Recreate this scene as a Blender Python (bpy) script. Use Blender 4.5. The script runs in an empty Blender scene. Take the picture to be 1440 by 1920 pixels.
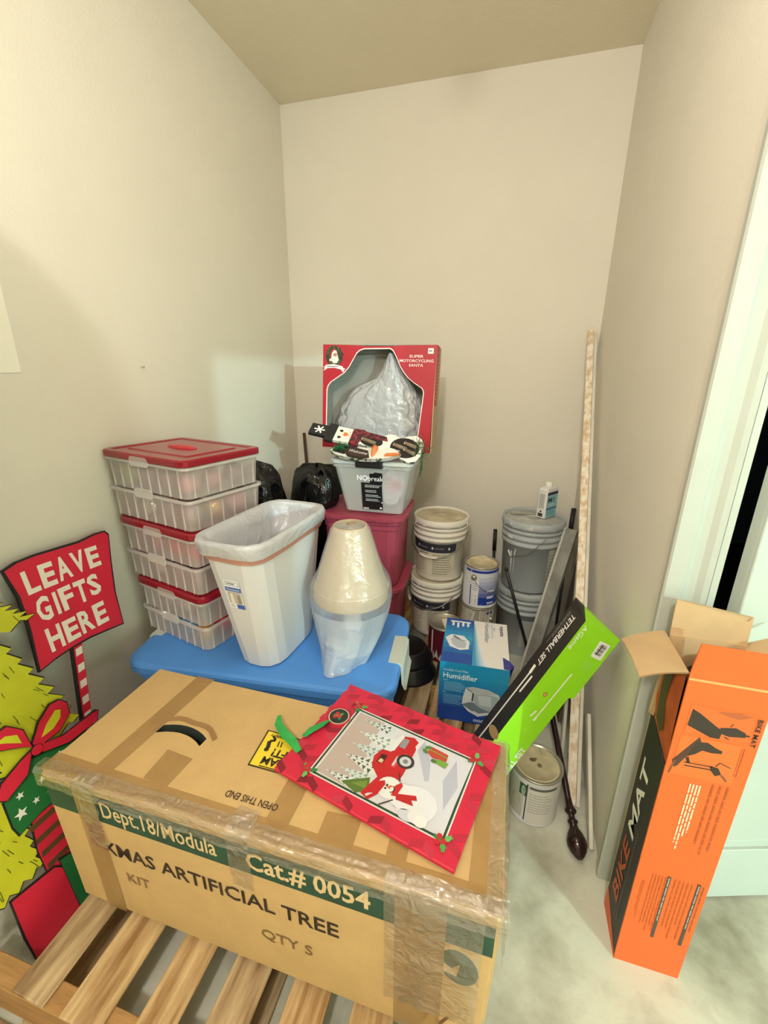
import bpy, bmesh, math, random
from mathutils import Vector, Matrix, noise
random.seed(7)
SC = bpy.context.scene
COL = SC.collection
R = math.radians

# ------------------------------------------------------------------ camera
cam_d = bpy.data.cameras.new('camera')
cam_d.sensor_fit = 'VERTICAL'; cam_d.sensor_height = 32.0
cam_d.lens = 812.0 / 1920.0 * 32.0
cam_d.clip_start = 0.02
cam = bpy.data.objects.new('camera', cam_d); COL.objects.link(cam)
yaw, pit, rol = R(15.8), math.atan2(812, 2500), math.atan2(20, 2500)
fw = Vector((0, math.cos(pit), -math.sin(pit))); up = Vector((0, math.sin(pit), math.cos(pit))); rt = Vector((1, 0, 0))
c_, s_ = math.cos(rol), math.sin(rol)
r2 = rt * c_ + up * s_; u2 = up * c_ - rt * s_
RZ = Matrix.Rotation(yaw, 3, 'Z')
r2, u2, fw = RZ @ r2, RZ @ u2, RZ @ fw
cam.matrix_world = Matrix(((r2.x, u2.x, -fw.x, 0), (r2.y, u2.y, -fw.y, 0), (r2.z, u2.z, -fw.z, 1.443), (0, 0, 0, 1)))
SC.camera = cam

# ------------------------------------------------------------------ world, lamps, exposure
SC.view_settings.view_transform = 'Standard'; SC.view_settings.look = 'None'
SC.view_settings.gamma = 1.0; SC.view_settings.use_curve_mapping = False
SC.view_settings.exposure = 0.0
w = bpy.data.worlds.new('world'); SC.world = w; w.use_nodes = True
w.node_tree.nodes['Background'].inputs[0].default_value = (0.5, 0.55, 0.6, 1)
w.node_tree.nodes['Background'].inputs[1].default_value = 0.15
WARM = (1.0, 0.955, 0.90); COOL = (0.62, 0.95, 0.97)
P_FILL, P_COOL, P_REAR, P_CEIL = 7.0, 1150.0, 90.0, 17.0
def lamp(name, kind, loc, power, color, size, rot=(0, 0, 0), sy=None):
    d = bpy.data.lights.new(name, kind); d.energy = power; d.color = color
    if kind == 'AREA':
        d.shape = 'RECTANGLE'; d.size = size; d.size_y = sy or size
    else:
        d.shadow_soft_size = size
    o = bpy.data.objects.new(name, d); COL.objects.link(o); o.location = loc; o.rotation_euler = rot
    return o
lamp('fill_light', 'AREA', (0.25, -2.3, 2.62), P_FILL, (1.0, 0.94, 0.85), 1.2, (0, 0, 0), 0.2)  # unseen fill, added behind the camera to flatten the lighting
lamp('ceiling_light', 'POINT', (-0.10, -1.00, 2.46), P_REAR, WARM, 0.07)
lamp('alcove_light', 'POINT', (-0.20, 0.55, 2.46), P_CEIL, WARM, 0.08)
lamp('hallway_light', 'POINT', (5.44, -4.40, 2.69), P_COOL, COOL, 0.05)

# ------------------------------------------------------------------ materials
def lin(h):
    h = h.lstrip('#'); v = [int(h[i:i + 2], 16) / 255 for i in (0, 2, 4)]
    return tuple(x / 12.92 if x <= .04045 else ((x + .055) / 1.055) ** 2.4 for x in v)
_M = {}
def mat(name, col, rough=.55, metal=0.0, vary=0.0, scale=8.0, col2=None, bump=0.0, bscale=60.0, stretch=None,
        spec=.5, trans=0.0, alpha=1.0, translucent=0.0, emit=0.0, ramp=(.4, .65)):
    if name in _M: return _M[name]
    m = bpy.data.materials.new(name); m.use_nodes = True
    nt = m.node_tree; b = nt.nodes['Principled BSDF']; L = nt.links.new
    c = lin(col) if isinstance(col, str) else col
    b.inputs['Base Color'].default_value = (*c, 1)
    b.inputs['Roughness'].default_value = rough; b.inputs['Metallic'].default_value = metal
    b.inputs['Specular IOR Level'].default_value = spec
    if trans: b.inputs['Transmission Weight'].default_value = trans
    if emit:
        b.inputs['Emission Color'].default_value = (*c, 1); b.inputs['Emission Strength'].default_value = emit
    tc = None
    if vary or col2 or bump:
        tc = nt.nodes.new('ShaderNodeTexCoord'); mp = nt.nodes.new('ShaderNodeMapping')
        L(tc.outputs['Object'], mp.inputs['Vector'])
        if stretch: mp.inputs['Scale'].default_value = stretch
    if vary or col2:
        n = nt.nodes.new('ShaderNodeTexNoise'); n.inputs['Scale'].default_value = scale; n.inputs['Detail'].default_value = 6
        n.inputs['Roughness'].default_value = .6
        L(mp.outputs[0], n.inputs['Vector'])
        rp = nt.nodes.new('ShaderNodeValToRGB')
        c2 = lin(col2) if col2 else tuple(x * (1 - vary) for x in c)
        rp.color_ramp.elements[0].position = ramp[0]; rp.color_ramp.elements[1].position = ramp[1]
        rp.color_ramp.elements[0].color = (*c2, 1); rp.color_ramp.elements[1].color = (*c, 1)
        L(n.outputs['Fac'], rp.inputs[0]); L(rp.outputs[0], b.inputs['Base Color'])
    if bump:
        n2 = nt.nodes.new('ShaderNodeTexNoise'); n2.inputs['Scale'].default_value = bscale; n2.inputs['Detail'].default_value = 4
        L(mp.outputs[0], n2.inputs['Vector'])
        bp = nt.nodes.new('ShaderNodeBump'); bp.inputs['Strength'].default_value = min(1, bump); bp.inputs['Distance'].default_value = .004
        L(n2.outputs['Fac'], bp.inputs['Height']); L(bp.outputs[0], b.inputs['Normal'])
    if translucent or alpha < 1:
        out = nt.nodes['Material Output']; cur = b.outputs[0]
        if translucent:
            t = nt.nodes.new('ShaderNodeBsdfTranslucent'); t.inputs[0].default_value = (*c, 1)
            mx = nt.nodes.new('ShaderNodeMixShader'); mx.inputs[0].default_value = translucent
            L(cur, mx.inputs[1]); L(t.outputs[0], mx.inputs[2]); cur = mx.outputs[0]
        if alpha < 1:
            t = nt.nodes.new('ShaderNodeBsdfTransparent')
            mx = nt.nodes.new('ShaderNodeMixShader'); mx.inputs[0].default_value = alpha
            L(t.outputs[0], mx.inputs[1]); L(cur, mx.inputs[2]); cur = mx.outputs[0]
        L(cur, out.inputs[0])
    _M[name] = m
    return m
def paint(h, rough=.5):
    return mat('print_%s_%d' % (h.lstrip('#'), int(rough * 100)), h, rough)

WALL = mat('wall_paint', '#e8e2d3', .7, vary=.03, scale=2.5, bump=.25, bscale=140, spec=.25)
CEIL = mat('ceiling_paint', '#efe6ce', .85, vary=.03, scale=3, bump=.3, bscale=90, spec=.1)
CONC = mat('concrete', '#cbcbbb', .75, col2='#8f8b78', scale=3.6, bump=.3, bscale=35, ramp=(.30, .55))
WHITE_TRIM = mat('trim_paint', '#b6bab0', .38, vary=.03, scale=9)
DARK = mat('dark_void', '#0b0b0d', .9)
WOOD = mat('pallet_wood', '#cbb083', .75, col2='#8a6438', scale=7, stretch=(6, .7, 6), bump=.45, bscale=28, ramp=(.35, .7))
WOOD2 = mat('pallet_wood_grey', '#c0a983', .8, col2='#7d6040', scale=6, stretch=(6, .7, 6), bump=.45, bscale=30, ramp=(.35, .7))
WOODX = mat('stringer_wood', '#b98f58', .8, col2='#8e6a3e', scale=6, stretch=(.7, 6, 6), bump=.4, bscale=30, ramp=(.35, .7))
CARD = mat('cardboard', '#c4a470', .8, vary=.07, scale=14, bump=.15, bscale=90, spec=.2)
CARD2 = mat('cardboard_inside', '#b9976a', .85, vary=.1, scale=16, spec=.15)
TAPE = mat('brown_tape', '#b58f58', .28, vary=.12, scale=20, bump=.2, bscale=60, alpha=.6)
def film_mat(name, col, body=.2, gloss=.3, bscale=40, bstr=1.0, rough=.14, dist=.01):
    """thin plastic film: clear, a little milky, with sharp highlights on its creases"""
    if name in _M: return _M[name]
    m = bpy.data.materials.new(name); m.use_nodes = True; nt = m.node_tree; L = nt.links.new; nt.nodes.remove(nt.nodes['Principled BSDF'])
    N = nt.nodes.new; out = nt.nodes['Material Output']; c = (*lin(col), 1)
    tc = N('ShaderNodeTexCoord'); n1 = N('ShaderNodeTexNoise'); n1.inputs['Scale'].default_value = bscale; n1.inputs['Detail'].default_value = 5; n1.inputs['Distortion'].default_value = 1.2
    bp = N('ShaderNodeBump'); bp.inputs['Strength'].default_value = bstr; bp.inputs['Distance'].default_value = dist
    L(tc.outputs['Object'], n1.inputs['Vector']); L(n1.outputs['Fac'], bp.inputs['Height'])
    tr = N('ShaderNodeBsdfTransparent'); df = N('ShaderNodeBsdfDiffuse'); tl = N('ShaderNodeBsdfTranslucent'); gl = N('ShaderNodeBsdfGlossy'); gl.inputs['Roughness'].default_value = rough
    df.inputs[0].default_value = c; tl.inputs[0].default_value = c
    for q in (df, gl): L(bp.outputs[0], q.inputs['Normal'])
    m1 = N('ShaderNodeMixShader'); m1.inputs[0].default_value = .35; L(df.outputs[0], m1.inputs[1]); L(tl.outputs[0], m1.inputs[2])
    m2 = N('ShaderNodeMixShader'); m2.inputs[0].default_value = body; L(tr.outputs[0], m2.inputs[1]); L(m1.outputs[0], m2.inputs[2])
    lw = N('ShaderNodeLayerWeight'); lw.inputs['Blend'].default_value = .35; L(bp.outputs[0], lw.inputs['Normal'])
    mr = N('ShaderNodeMapRange'); mr.inputs['To Min'].default_value = gloss * .35; mr.inputs['To Max'].default_value = min(1, gloss * 1.8); L(lw.outputs['Facing'], mr.inputs['Value'])
    m3 = N('ShaderNodeMixShader'); L(mr.outputs[0], m3.inputs[0]); L(m2.outputs[0], m3.inputs[1]); L(gl.outputs[0], m3.inputs[2]); L(m3.outputs[0], out.inputs[0])
    _M[name] = m; return m
FILM = film_mat('stretch_film', '#e8e0d0', .10, .30, 30, 1.0, .12)

# ------------------------------------------------------------------ mesh helpers
class Geo:
    """collects shapes; build() links them as ONE mesh object"""
    def __init__(s): s.v = []; s.f = []; s.m = []; s.mats = []; s.sm = []
    def mi(s, m):
        if m not in s.mats: s.mats.append(m)
        return s.mats.index(m)
    def add(s, vs, fs, m, smooth=False):
        o = len(s.v); i = s.mi(m)
        s.v += [tuple(x) for x in vs]
        for f in fs:
            s.f.append(tuple(o + k for k in f)); s.m.append(i); s.sm.append(smooth)
    def bm(s, b, m, smooth=False, M=None):
        b.verts.index_update()
        s.add([(M @ x.co if M else x.co.copy()) for x in b.verts], [[q.index for q in f.verts] for f in b.faces], m, smooth); b.free()
    def box(s, lo, hi, m, bev=0.0, M=None, seg=1):
        b = bmesh.new(); bmesh.ops.create_cube(b, size=1)
        lo, hi = Vector(lo), Vector(hi)
        for x in b.verts: x.co = Vector([(lo[i] + hi[i]) / 2 + x.co[i] * (hi[i] - lo[i]) for i in range(3)])
        if bev: bmesh.ops.bevel(b, geom=b.edges[:], offset=bev, segments=seg, affect='EDGES', profile=.6)
        s.bm(b, m, False, M)
    def prism(s, pts, z0, z1, m, M=None, bev=0.0, smooth=False):
        b = bmesh.new(); bot = [b.verts.new((p[0], p[1], z0)) for p in pts]; top = [b.verts.new((p[0], p[1], z1)) for p in pts]
        n = len(pts); b.faces.new(top); b.faces.new(bot[::-1])
        for i in range(n): b.faces.new((bot[i], bot[(i + 1) % n], top[(i + 1) % n], top[i]))
        bmesh.ops.recalc_face_normals(b, faces=b.faces[:])
        if bev: bmesh.ops.bevel(b, geom=b.edges[:], offset=bev, segments=2, affect='EDGES')
        s.bm(b, m, smooth, M)
    def loft(s, rings, m, cap0=True, cap1=True, smooth=False, M=None, closed=True):
        vs = []; fs = []; n = len(rings[0])
        for r in rings: vs += [Vector(p) for p in r]
        if M: vs = [M @ p for p in vs]
        for k in range(len(rings) - 1):
            for i in range(n if closed else n - 1):
                j = (i + 1) % n
                fs.append((k * n + i, k * n + j, (k + 1) * n + j, (k + 1) * n + i))
        if cap0: fs.append(tuple(range(n))[::-1])
        if cap1: fs.append(tuple((len(rings) - 1) * n + i for i in range(n)))
        s.add(vs, fs, m, smooth)
    def lathe(s, prof, m, seg=32, c=(0, 0, 0), M=None, smooth=True, cap0=False, cap1=False):
        rings = [[(c[0] + r * math.cos(2 * math.pi * i / seg), c[1] + r * math.sin(2 * math.pi * i / seg), c[2] + z) for i in range(seg)] for r, z in prof]
        s.loft(rings, m, cap0, cap1, smooth, M)
    def tube(s, path, r, m, seg=8, smooth=True, closed=False):
        P = [Vector(p) for p in path]; rings = []
        rr = r if isinstance(r, (list, tuple)) else [r] * len(P)
        prev = None
        for i, p in enumerate(P):
            t = (P[min(i + 1, len(P) - 1)] - P[max(i - 1, 0)]).normalized()
            a = prev if prev else (Vector((0, 0, 1)) if abs(t.z) < .9 else Vector((1, 0, 0)))
            x = (a - t * a.dot(t)).normalized(); prev = x; y = t.cross(x)
            rings.append([p + (x * math.cos(2 * math.pi * k / seg) + y * math.sin(2 * math.pi * k / seg)) * rr[i] for k in range(seg)])
        s.loft(rings, m, True, True, smooth)
    def grid(s, fn, nu, nv, m, smooth=True):
        vs = [fn(i / nu, j / nv) for j in range(nv + 1) for i in range(nu + 1)]
        fs = [(j * (nu + 1) + i, j * (nu + 1) + i + 1, (j + 1) * (nu + 1) + i + 1, (j + 1) * (nu + 1) + i) for j in range(nv) for i in range(nu)]
        s.add(vs, fs, m, smooth)
    def ball(s, c, r, m, seg=14, sc=(1, 1, 1)):
        b = bmesh.new(); bmesh.ops.create_uvsphere(b, u_segments=seg, v_segments=seg // 2 + 2, radius=r)
        for x in b.verts: x.co = Vector((x.co.x * sc[0] + c[0], x.co.y * sc[1] + c[1], x.co.z * sc[2] + c[2]))
        s.bm(b, m, True)
    def build(s, name, parent=None, loc=None, rot=None):
        me = bpy.data.meshes.new(name); me.from_pydata(s.v, [], s.f)
        for m in s.mats: me.materials.append(m)
        me.polygons.foreach_set('material_index', s.m); me.polygons.foreach_set('use_smooth', s.sm)
        me.update()
        o = bpy.data.objects.new(name, me); COL.objects.link(o)
        if parent: o.parent = parent
        if loc: o.location = loc
        if rot: o.rotation_euler = rot
        return o

def frame(o, u, v):
    o, u, v = Vector(o), Vector(u).normalized(), Vector(v); v = (v - u * v.dot(u)).normalized(); n = u.cross(v)
    return Matrix(((u.x, v.x, n.x, o.x), (u.y, v.y, n.y, o.y), (u.z, v.z, n.z, o.z), (0, 0, 0, 1)))
def flat_map(M):
    return lambda u, v, k: M @ Vector((u, v, .0006 + .0005 * k))
def cyl_map(c, r0, z0, r1, z1):
    """u is an angle in radians measured from the -y side, v a height"""
    def f(u, v, k):
        r = r0 + (r1 - r0) * (v - z0) / (z1 - z0) + .0007 + .0005 * k
        return Vector((c[0] + r * math.sin(u), c[1] - r * math.cos(u), c[2] + v))
    return f
class Decal(Geo):
    """flat print laid on a surface through a map (u, v, layer) -> point"""
    def __init__(s, fmap): super().__init__(); s.fm = fmap
    def poly(s, pts, col, k=0, rough=.5):
        m = paint(col, rough) if isinstance(col, str) else col
        s.add([s.fm(p[0], p[1], k) for p in pts], [tuple(range(len(pts)))], m)
    def rect(s, u0, v0, u1, v1, col, k=0, n=1, rough=.5):
        m = paint(col, rough) if isinstance(col, str) else col
        vs = []; fs = []
        for i in range(n + 1):
            u = u0 + (u1 - u0) * i / n; vs += [s.fm(u, v0, k), s.fm(u, v1, k)]
        for i in range(n): fs.append((2 * i, 2 * i + 2, 2 * i + 3, 2 * i + 1))
        s.add(vs, fs, m)
    def ell(s, u, v, a, b, col, k=0, n=20, rot=0):
        s.poly([(u + a * math.cos(t) * math.cos(rot) - b * math.sin(t) * math.sin(rot), v + a * math.cos(t) * math.sin(rot) + b * math.sin(t) * math.cos(rot)) for t in [2 * math.pi * i / n for i in range(n)]], col, k)
    def line(s, p, q, wd, col, k=0):
        d = Vector((q[0] - p[0], q[1] - p[1])).normalized(); n = Vector((-d.y, d.x)) * wd / 2
        s.poly([(p[0] + n.x, p[1] + n.y), (p[0] - n.x, p[1] - n.y), (q[0] - n.x, q[1] - n.y), (q[0] + n.x, q[1] + n.y)], col, k)
    def text(s, body, u, v, size, col, k=1, bold=0.0, rot=0.0, wide=1.0, width=None, shear=0.0, cx=False, us=1.0):
        cu = bpy.data.curves.new('t', 'FONT'); cu.body = body; cu.size = 1; cu.offset = bold; cu.resolution_u = 2; cu.shear = shear
        me = bpy.data.meshes.new_from_object(bpy.data.objects.new('t', cu))
        xs = [x.co.x for x in me.vertices]; x0, x1 = min(xs), max(xs)
        fx = size * wide if width is None else width / (x1 - x0)
        c, n = math.cos(rot), math.sin(rot); pts = []
        for x in me.vertices:
            a = (x.co.x - x0 - ((x1 - x0) / 2 if cx else 0)) * fx; b = x.co.y * size
            pts.append(s.fm(u + (a * c - b * n) * us, v + a * n + b * c, k))
        m = paint(col) if isinstance(col, str) else col
        s.add(pts, [tuple(p.vertices) for p in me.polygons], m)
        bpy.data.meshes.remove(me); bpy.data.curves.remove(cu)
    def small(s, u0, v0, u1, v1, n, col, k=1, fill=.45, vert=False, seed=1, us=1.0):
        """rows of tiny unreadable type as broken bars"""
        rg = random.Random(seed)
        for i in range(n):
            if not vert:
                vv = v1 - (v1 - v0) * (i + .5) / n; h = (v1 - v0) / n * fill / 2; a = u0; end = u0 + (u1 - u0) * rg.uniform(.7, 1)
                while a < end:
                    ln = rg.uniform(.05, .16) * (u1 - u0); e = min(a + ln, end); s.rect(a, vv - h, e, vv + h, col, k); a = e + .018 * (u1 - u0)
            else:
                uu = u0 + (u1 - u0) * (i + .5) / n; h = (u1 - u0) / n * fill / 2; a = v1; end = v1 - (v1 - v0) * rg.uniform(.7, 1)
                while a > end:
                    ln = rg.uniform(.05, .16) * (v1 - v0); e = max(a - ln, end); s.rect(uu - h, e, uu + h, a, col, k); a = e - .018 * (v1 - v0)

def thing(name, label, cat, loc=(0, 0, 0), rz=0.0, group=None):
    o = bpy.data.objects.new(name, None); COL.objects.link(o); o.empty_display_size = .05
    o.location = loc; o.rotation_euler = (0, 0, rz); o['label'] = label; o['category'] = cat
    if group: o['group'] = group
    return o
def tag(o, label, cat, group=None):
    o['label'] = label; o['category'] = cat
    if group: o['group'] = group
    return o
def struct(g, name, parent=None):
    o = g.build(name, parent)
    if not parent: o['kind'] = 'structure'
    return o
def rrect(x0, y0, x1, y1, r, n=4):
    P = []
    for cx, cy, a in ((x1 - r, y1 - r, 0), (x0 + r, y1 - r, 90), (x0 + r, y0 + r, 180), (x1 - r, y0 + r, 270)):
        for i in range(n + 1):
            t = R(a + 90 * i / n); P.append((cx + r * math.cos(t), cy + r * math.sin(t)))
    return P
def ring2d(outer, inner, z, M=None):
    """flat plate with a hole: returns a mesh made from a filled 2-D curve, extruded by z each way"""
    cu = bpy.data.curves.new('c', 'CURVE'); cu.dimensions = '2D'; cu.fill_mode = 'BOTH'; cu.extrude = z
    for pts in (outer, inner):
        sp = cu.splines.new('POLY'); sp.points.add(len(pts) - 1); sp.use_cyclic_u = True
        for p, q in zip(sp.points, pts): p.co = (q[0], q[1], 0, 1)
    me = bpy.data.meshes.new_from_object(bpy.data.objects.new('c', cu)); bpy.data.curves.remove(cu)
    vs = [(M @ v.co if M else v.co.copy()) for v in me.vertices]; fs = [tuple(p.vertices) for p in me.polygons]
    bpy.data.meshes.remove(me)
    return vs, fs

# ------------------------------------------------------------------ room shell
WL, WR, WB, HT = -1.288, .392, 2.517, 2.745
g = Geo(); g.box((WL - .1, -5.7, -.12), (6.8, 4.2, 0), CONC); struct(g, 'floor')
g = Geo(); g.box((WL - .1, -5.7, HT), (6.8, 4.2, HT + .1), CEIL); struct(g, 'ceiling')
g = Geo(); g.box((WL - .1, -3.1, 0), (WL, WB + .1, HT), WALL); struct(g, 'wall_left')
g = Geo(); g.box((WL, WB, 0), (WR, WB + .1, HT), WALL); struct(g, 'wall_back')
g = Geo()   # alcove side wall, rounded corner bead at its free end
pts = [(WR, WB + .1)] + [(WR + .03 - .03 * math.cos(R(a)), 1.09 - .03 * math.sin(R(a))) for a in (0, 15, 30, 45, 60, 75, 90)] + [(.475, 1.06), (.475, WB + .1)]
g.prism(pts, 0, HT, WALL); wr = struct(g, 'wall_right')
g = Geo()
g.box((.475, 1.06, 2.06), (1.33, 1.18, HT), WALL); g.box((1.33, 1.06, 0), (1.75, 1.18, HT), WALL); struct(g, 'wall_door_side')
g = Geo()   # partition to the hallway, with its open doorway
g.box((1.75, .25, 0), (1.85, 1.18, HT), WALL); g.box((1.75, -3.0, 0), (1.85, -1.124, HT), WALL); g.box((1.75, -1.124, 2.055), (1.85, .25, HT), WALL)
struct(g, 'wall_hallway_side')
g = Geo(); g.box((WL, -3.1, 0), (1.85, -3.0, HT), WALL); struct(g, 'wall_front')
g = Geo(); g.box((6.7, -5.6, 0), (6.8, 1.18, HT), WALL); g.box((1.85, 1.06, 0), (6.7, 1.18, HT), WALL); g.box((1.75, -5.7, 0), (6.8, -5.6, HT), WALL); g.box((1.75, -5.6, 0), (1.85, -3.1, HT), WALL); struct(g, 'wall_hallway_far')
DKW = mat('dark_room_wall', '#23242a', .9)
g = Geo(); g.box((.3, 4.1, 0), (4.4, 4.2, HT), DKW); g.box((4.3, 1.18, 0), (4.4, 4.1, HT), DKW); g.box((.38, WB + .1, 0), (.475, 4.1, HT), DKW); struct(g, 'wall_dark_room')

# casing of the door, a moulded profile swept up and over
prof = [(0, 0), (0, .014), (.004, .018), (.038, .018), (.041, .012), (.052, .007), (.066, .009), (.078, .016), (.09, .018), (.092, 0)]
g = Geo(); pts = [(.378 + a, 1.06 - b) for a, b in prof]; g.prism(pts, 0, 2.15, WHITE_TRIM); 
g.box((1.325, 1.042, 0), (1.415, 1.06, 2.15), WHITE_TRIM); g.box((.47, 1.042, 2.06), (1.33, 1.06, 2.15), WHITE_TRIM)
struct(g, 'trim_1')
g = Geo(); g.box((.470, 1.044, 0), (.484, 1.18, 2.06), WHITE_TRIM); g.box((1.316, 1.06, 0), (1.33, 1.18, 2.06), WHITE_TRIM); g.box((.484, 1.06, 2.046), (1.316, 1.18, 2.06), WHITE_TRIM)
struct(g, 'trim_2')
# the panelled door, standing ajar into the dark room
DM = mat('door_paint', '#bcc6bd', .35, vary=.03, scale=6)
door_w = .80; g = Geo()
g.box((0, .010, .012), (door_w, .035, 2.03), DM, .001)
for x0, x1 in ((0, .11), (.36, .44), (.69, door_w)): g.box((x0, 0, .012), (x1, .012, 2.03), DM, .002)
for z0, z1 in ((.012, .20), (.86, 1.06), (1.88, 2.03)): g.box((.1, .0002, z0), (.7, .012, z1), DM, .002)
door = g.build('door_1', None, (.527, 1.022, 0), (0, 0, R(17.6))); door['kind'] = 'structure'
for x0, x1 in ((.11, .36), (.44, .69)):
    for z0, z1 in ((.20, .86), (1.06, 1.88)):
        q = Geo(); q.box((x0 + .03, .003, z0 + .03), (x1 - .03, .0105, z1 - .03), DM, .006); q.build('panel', door)
q = Geo(); q.lathe([(.001, -.062), (.02, -.06), (.026, -.045), (.02, -.03), (.01, -.025), (.01, -.006), (.028, -.003), (.028, .001)], mat('brass', '#a88b4a', .3, 1), 20, (0, 0, 0), Matrix.Translation((.74, 0, .95)) @ Matrix.Rotation(R(-90), 4, 'X')); q.build('door_knob', door)

# ------------------------------------------------------------------ pallets
def board(g, x0, y0, z0, x1, y1, z1, m, seed):
    rg = random.Random(seed); b = bmesh.new(); bmesh.ops.create_cube(b, size=1)
    for x in b.verts:
        x.co = Vector(((x0 + x1) / 2 + x.co.x * (x1 - x0), (y0 + y1) / 2 + x.co.y * (y1 - y0), (z0 + z1) / 2 + x.co.z * (z1 - z0)))
        x.co.x += rg.uniform(-.002, .002); x.co.y += rg.uniform(-.004, .004)
    bmesh.ops.bevel(b, geom=b.edges[:], offset=.0018, segments=1, affect='EDGES')
    g.bm(b, m)
def pallet(label, x0, x1, y0, y1, xs, strs, sx0, sx1, ylast=None):
    t = thing('wooden_pallet', label, 'pallet', (0, 0, 0))
    for i, (a, b) in enumerate(xs):
        g = Geo(); board(g, a, y0, .126, b, ylast if (ylast and i == len(xs) - 1) else y1, .134, WOOD if i % 3 else WOOD2, i + 3); g.build('deck_board', t)
    for i, (a, b) in enumerate(strs):
        g = Geo(); board(g, sx0 if i == 0 else (max(sx0, x1 - 1.01) if -1.15 < x0 < -1.05 else sx0), a, .018, sx1, b, .1255, WOODX, i + 40); g.build('stringer', t)
    for i in range(3):
        sl_ = max(sx0, x1 - 1.01) if x0 < -1.05 and x0 > -1.15 else sx0; xx = sl_ + (sx1 - sl_ - .1) * i / 2
        g = Geo(); board(g, xx, y0, 0, xx + .1, y1, .0175, WOOD2, i + 70); g.build('bottom_board', t)
    return t
pallet('rough wooden pallet of spaced boards under the large tree carton', -1.1, .06, .338, .9,
       [(-.944, -.853), (-.806, -.705), (-.642, -.557), (-.50, -.41), (-.352, -.262), (-.21, -.12), (-.06, .032)],
       [(.337, .387), (.61, .65), (.86, .90)], -1.10, .04)
pallet('wooden pallet under the blue tote and the humidifier carton', -1.2, .08, .92, 2.3,
       [(-1.20, -1.11), (-1.06, -.97), (-.92, -.83), (-.78, -.69), (-.64, -.55), (-.50, -.41), (-.312, -.220), (-.203, -.158), (-.137, -.068), (-.018, .078)],
       [(.92, .96), (1.55, 1.59), (2.26, 2.30)], -1.2, .012, 2.05)
g = Geo(); g.box((-1.28, .06, 0), (-.2, .326, .012), mat('plywood', '#a98f69', .8, col2='#7f6443', scale=5, stretch=(1, 9, 1), bump=.3, bscale=30))
tag(g.build('plywood_sheet'), 'flat sheet of brown grained plywood on the floor in front of the near pallet', 'plywood')

# ------------------------------------------------------------------ large tree carton
tc = thing('tree_carton', 'large brown artificial tree carton with a green printed band, taped and wrapped in film', 'box', (-.450, .705, .1345))
HX, HY, HZ = .518, .188, .4355
b = bmesh.new(); bmesh.ops.create_cube(b, size=1)
for x in b.verts:
    x.co = Vector((x.co.x * HX * 2, x.co.y * HY * 2, x.co.z * HZ + HZ / 2))
    if x.co.z < .1: x.co.x *= .982; x.co.y *= .94
bmesh.ops.bevel(b, geom=b.edges[:], offset=.009, segments=3, affect='EDGES')
me = bpy.data.meshes.new('body'); b.to_mesh(me); b.free(); me.materials.append(CARD)
body = bpy.data.objects.new('body', me); COL.objects.link(body)
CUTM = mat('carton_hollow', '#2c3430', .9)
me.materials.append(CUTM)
cut = Geo(); pts = []
for i in range(9): a = R(60 + 60 * i / 8); pts.append((-.275 + .155 * math.cos(a) * .95, -.155 + .155 * math.sin(a) + .014))
for i in range(9): a = R(120 - 60 * i / 8); pts.append((-.275 + .155 * math.cos(a) * .92, -.155 + .155 * math.sin(a) - .010))
cut.prism(pts, HZ - .05, HZ + .05, CUTM); co = cut.build('cut')
md = body.modifiers.new('cut', 'BOOLEAN'); md.object = co; md.operation = 'DIFFERENCE'; md.solver = 'EXACT'
bpy.context.view_layer.update()
me2 = bpy.data.meshes.new_from_object(body.evaluated_get(bpy.context.evaluated_depsgraph_get()))
body.modifiers.clear(); body.data = me2; bpy.data.objects.remove(co); body.parent = tc
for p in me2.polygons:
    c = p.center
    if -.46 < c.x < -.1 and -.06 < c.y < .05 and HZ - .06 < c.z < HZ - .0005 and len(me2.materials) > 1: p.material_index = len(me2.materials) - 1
# the torn flake above the hand hole
g = Geo(); vs = []
for i in range(13):
    a = R(124 - 68 * i / 12); rr = .178 + .003 * math.sin(i * 5.1)
    for dr, z in ((0, .001), (.012, .0045)): vs.append((-.275 + (rr + dr) * math.cos(a) * .95, -.155 + (rr + dr) * math.sin(a), HZ + z))
g.add(vs, [(2 * i, 2 * i + 2, 2 * i + 3, 2 * i + 1) for i in range(12)], mat('torn_card', '#8d6b42', .9)); g.build('torn_flap', tc)
TOPM = Matrix.Translation((0, 0, HZ)); FRM = frame((0, -HY * .94, 0), (1, 0, 0), (0, -HY * .06, HZ))
d = Decal(flat_map(FRM))                       # u = x from centre, v = height
GREEN = mat('carton_green', '#1f4a38', .6, vary=.25, scale=18); TAN = '#d3b88a'
d.rect(-.508, .325, .508, .408, GREEN, 0)
d.text('Dept.18/Modula', -.352, .345, .070, TAN, 1, bold=.010, width=.30)
d.text('Cat.# 0054', .018, .343, .07, TAN, 1, bold=.022, width=.265)
BK = '#2e2118'
d.text('XMAS ARTIFICIAL TREE', -.385, .218, .060, BK, 1, bold=.014, width=.60)
d.text('KIT', -.33, .135, .045, '#8d6c48', 1, bold=.012)
d.text('QTY S', .03, .12, .045, '#84633f', 1, bold=.012)
d.ell(.452, .262, .036, .05, GREEN, 0, rot=.2)
d.poly([(.42, .27), (.44, .255), (.455, .275), (.45, .235), (.415, .24)], '#b99868', 1)
d.text('/V', .39, .05, .06, '#6b4a30', 1, bold=.01)
d.build('front_print', tc)
d = Decal(flat_map(TOPM))
YEL = '#e3c832'
d.poly([(-.062, -.045), (-.07, .062), (.05, .056), (.05, -.045)], '#3a3018', 0); d.poly([(-.058, -.041), (-.065, .058), (.046, .052), (.046, -.041)], YEL, 1)
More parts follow.
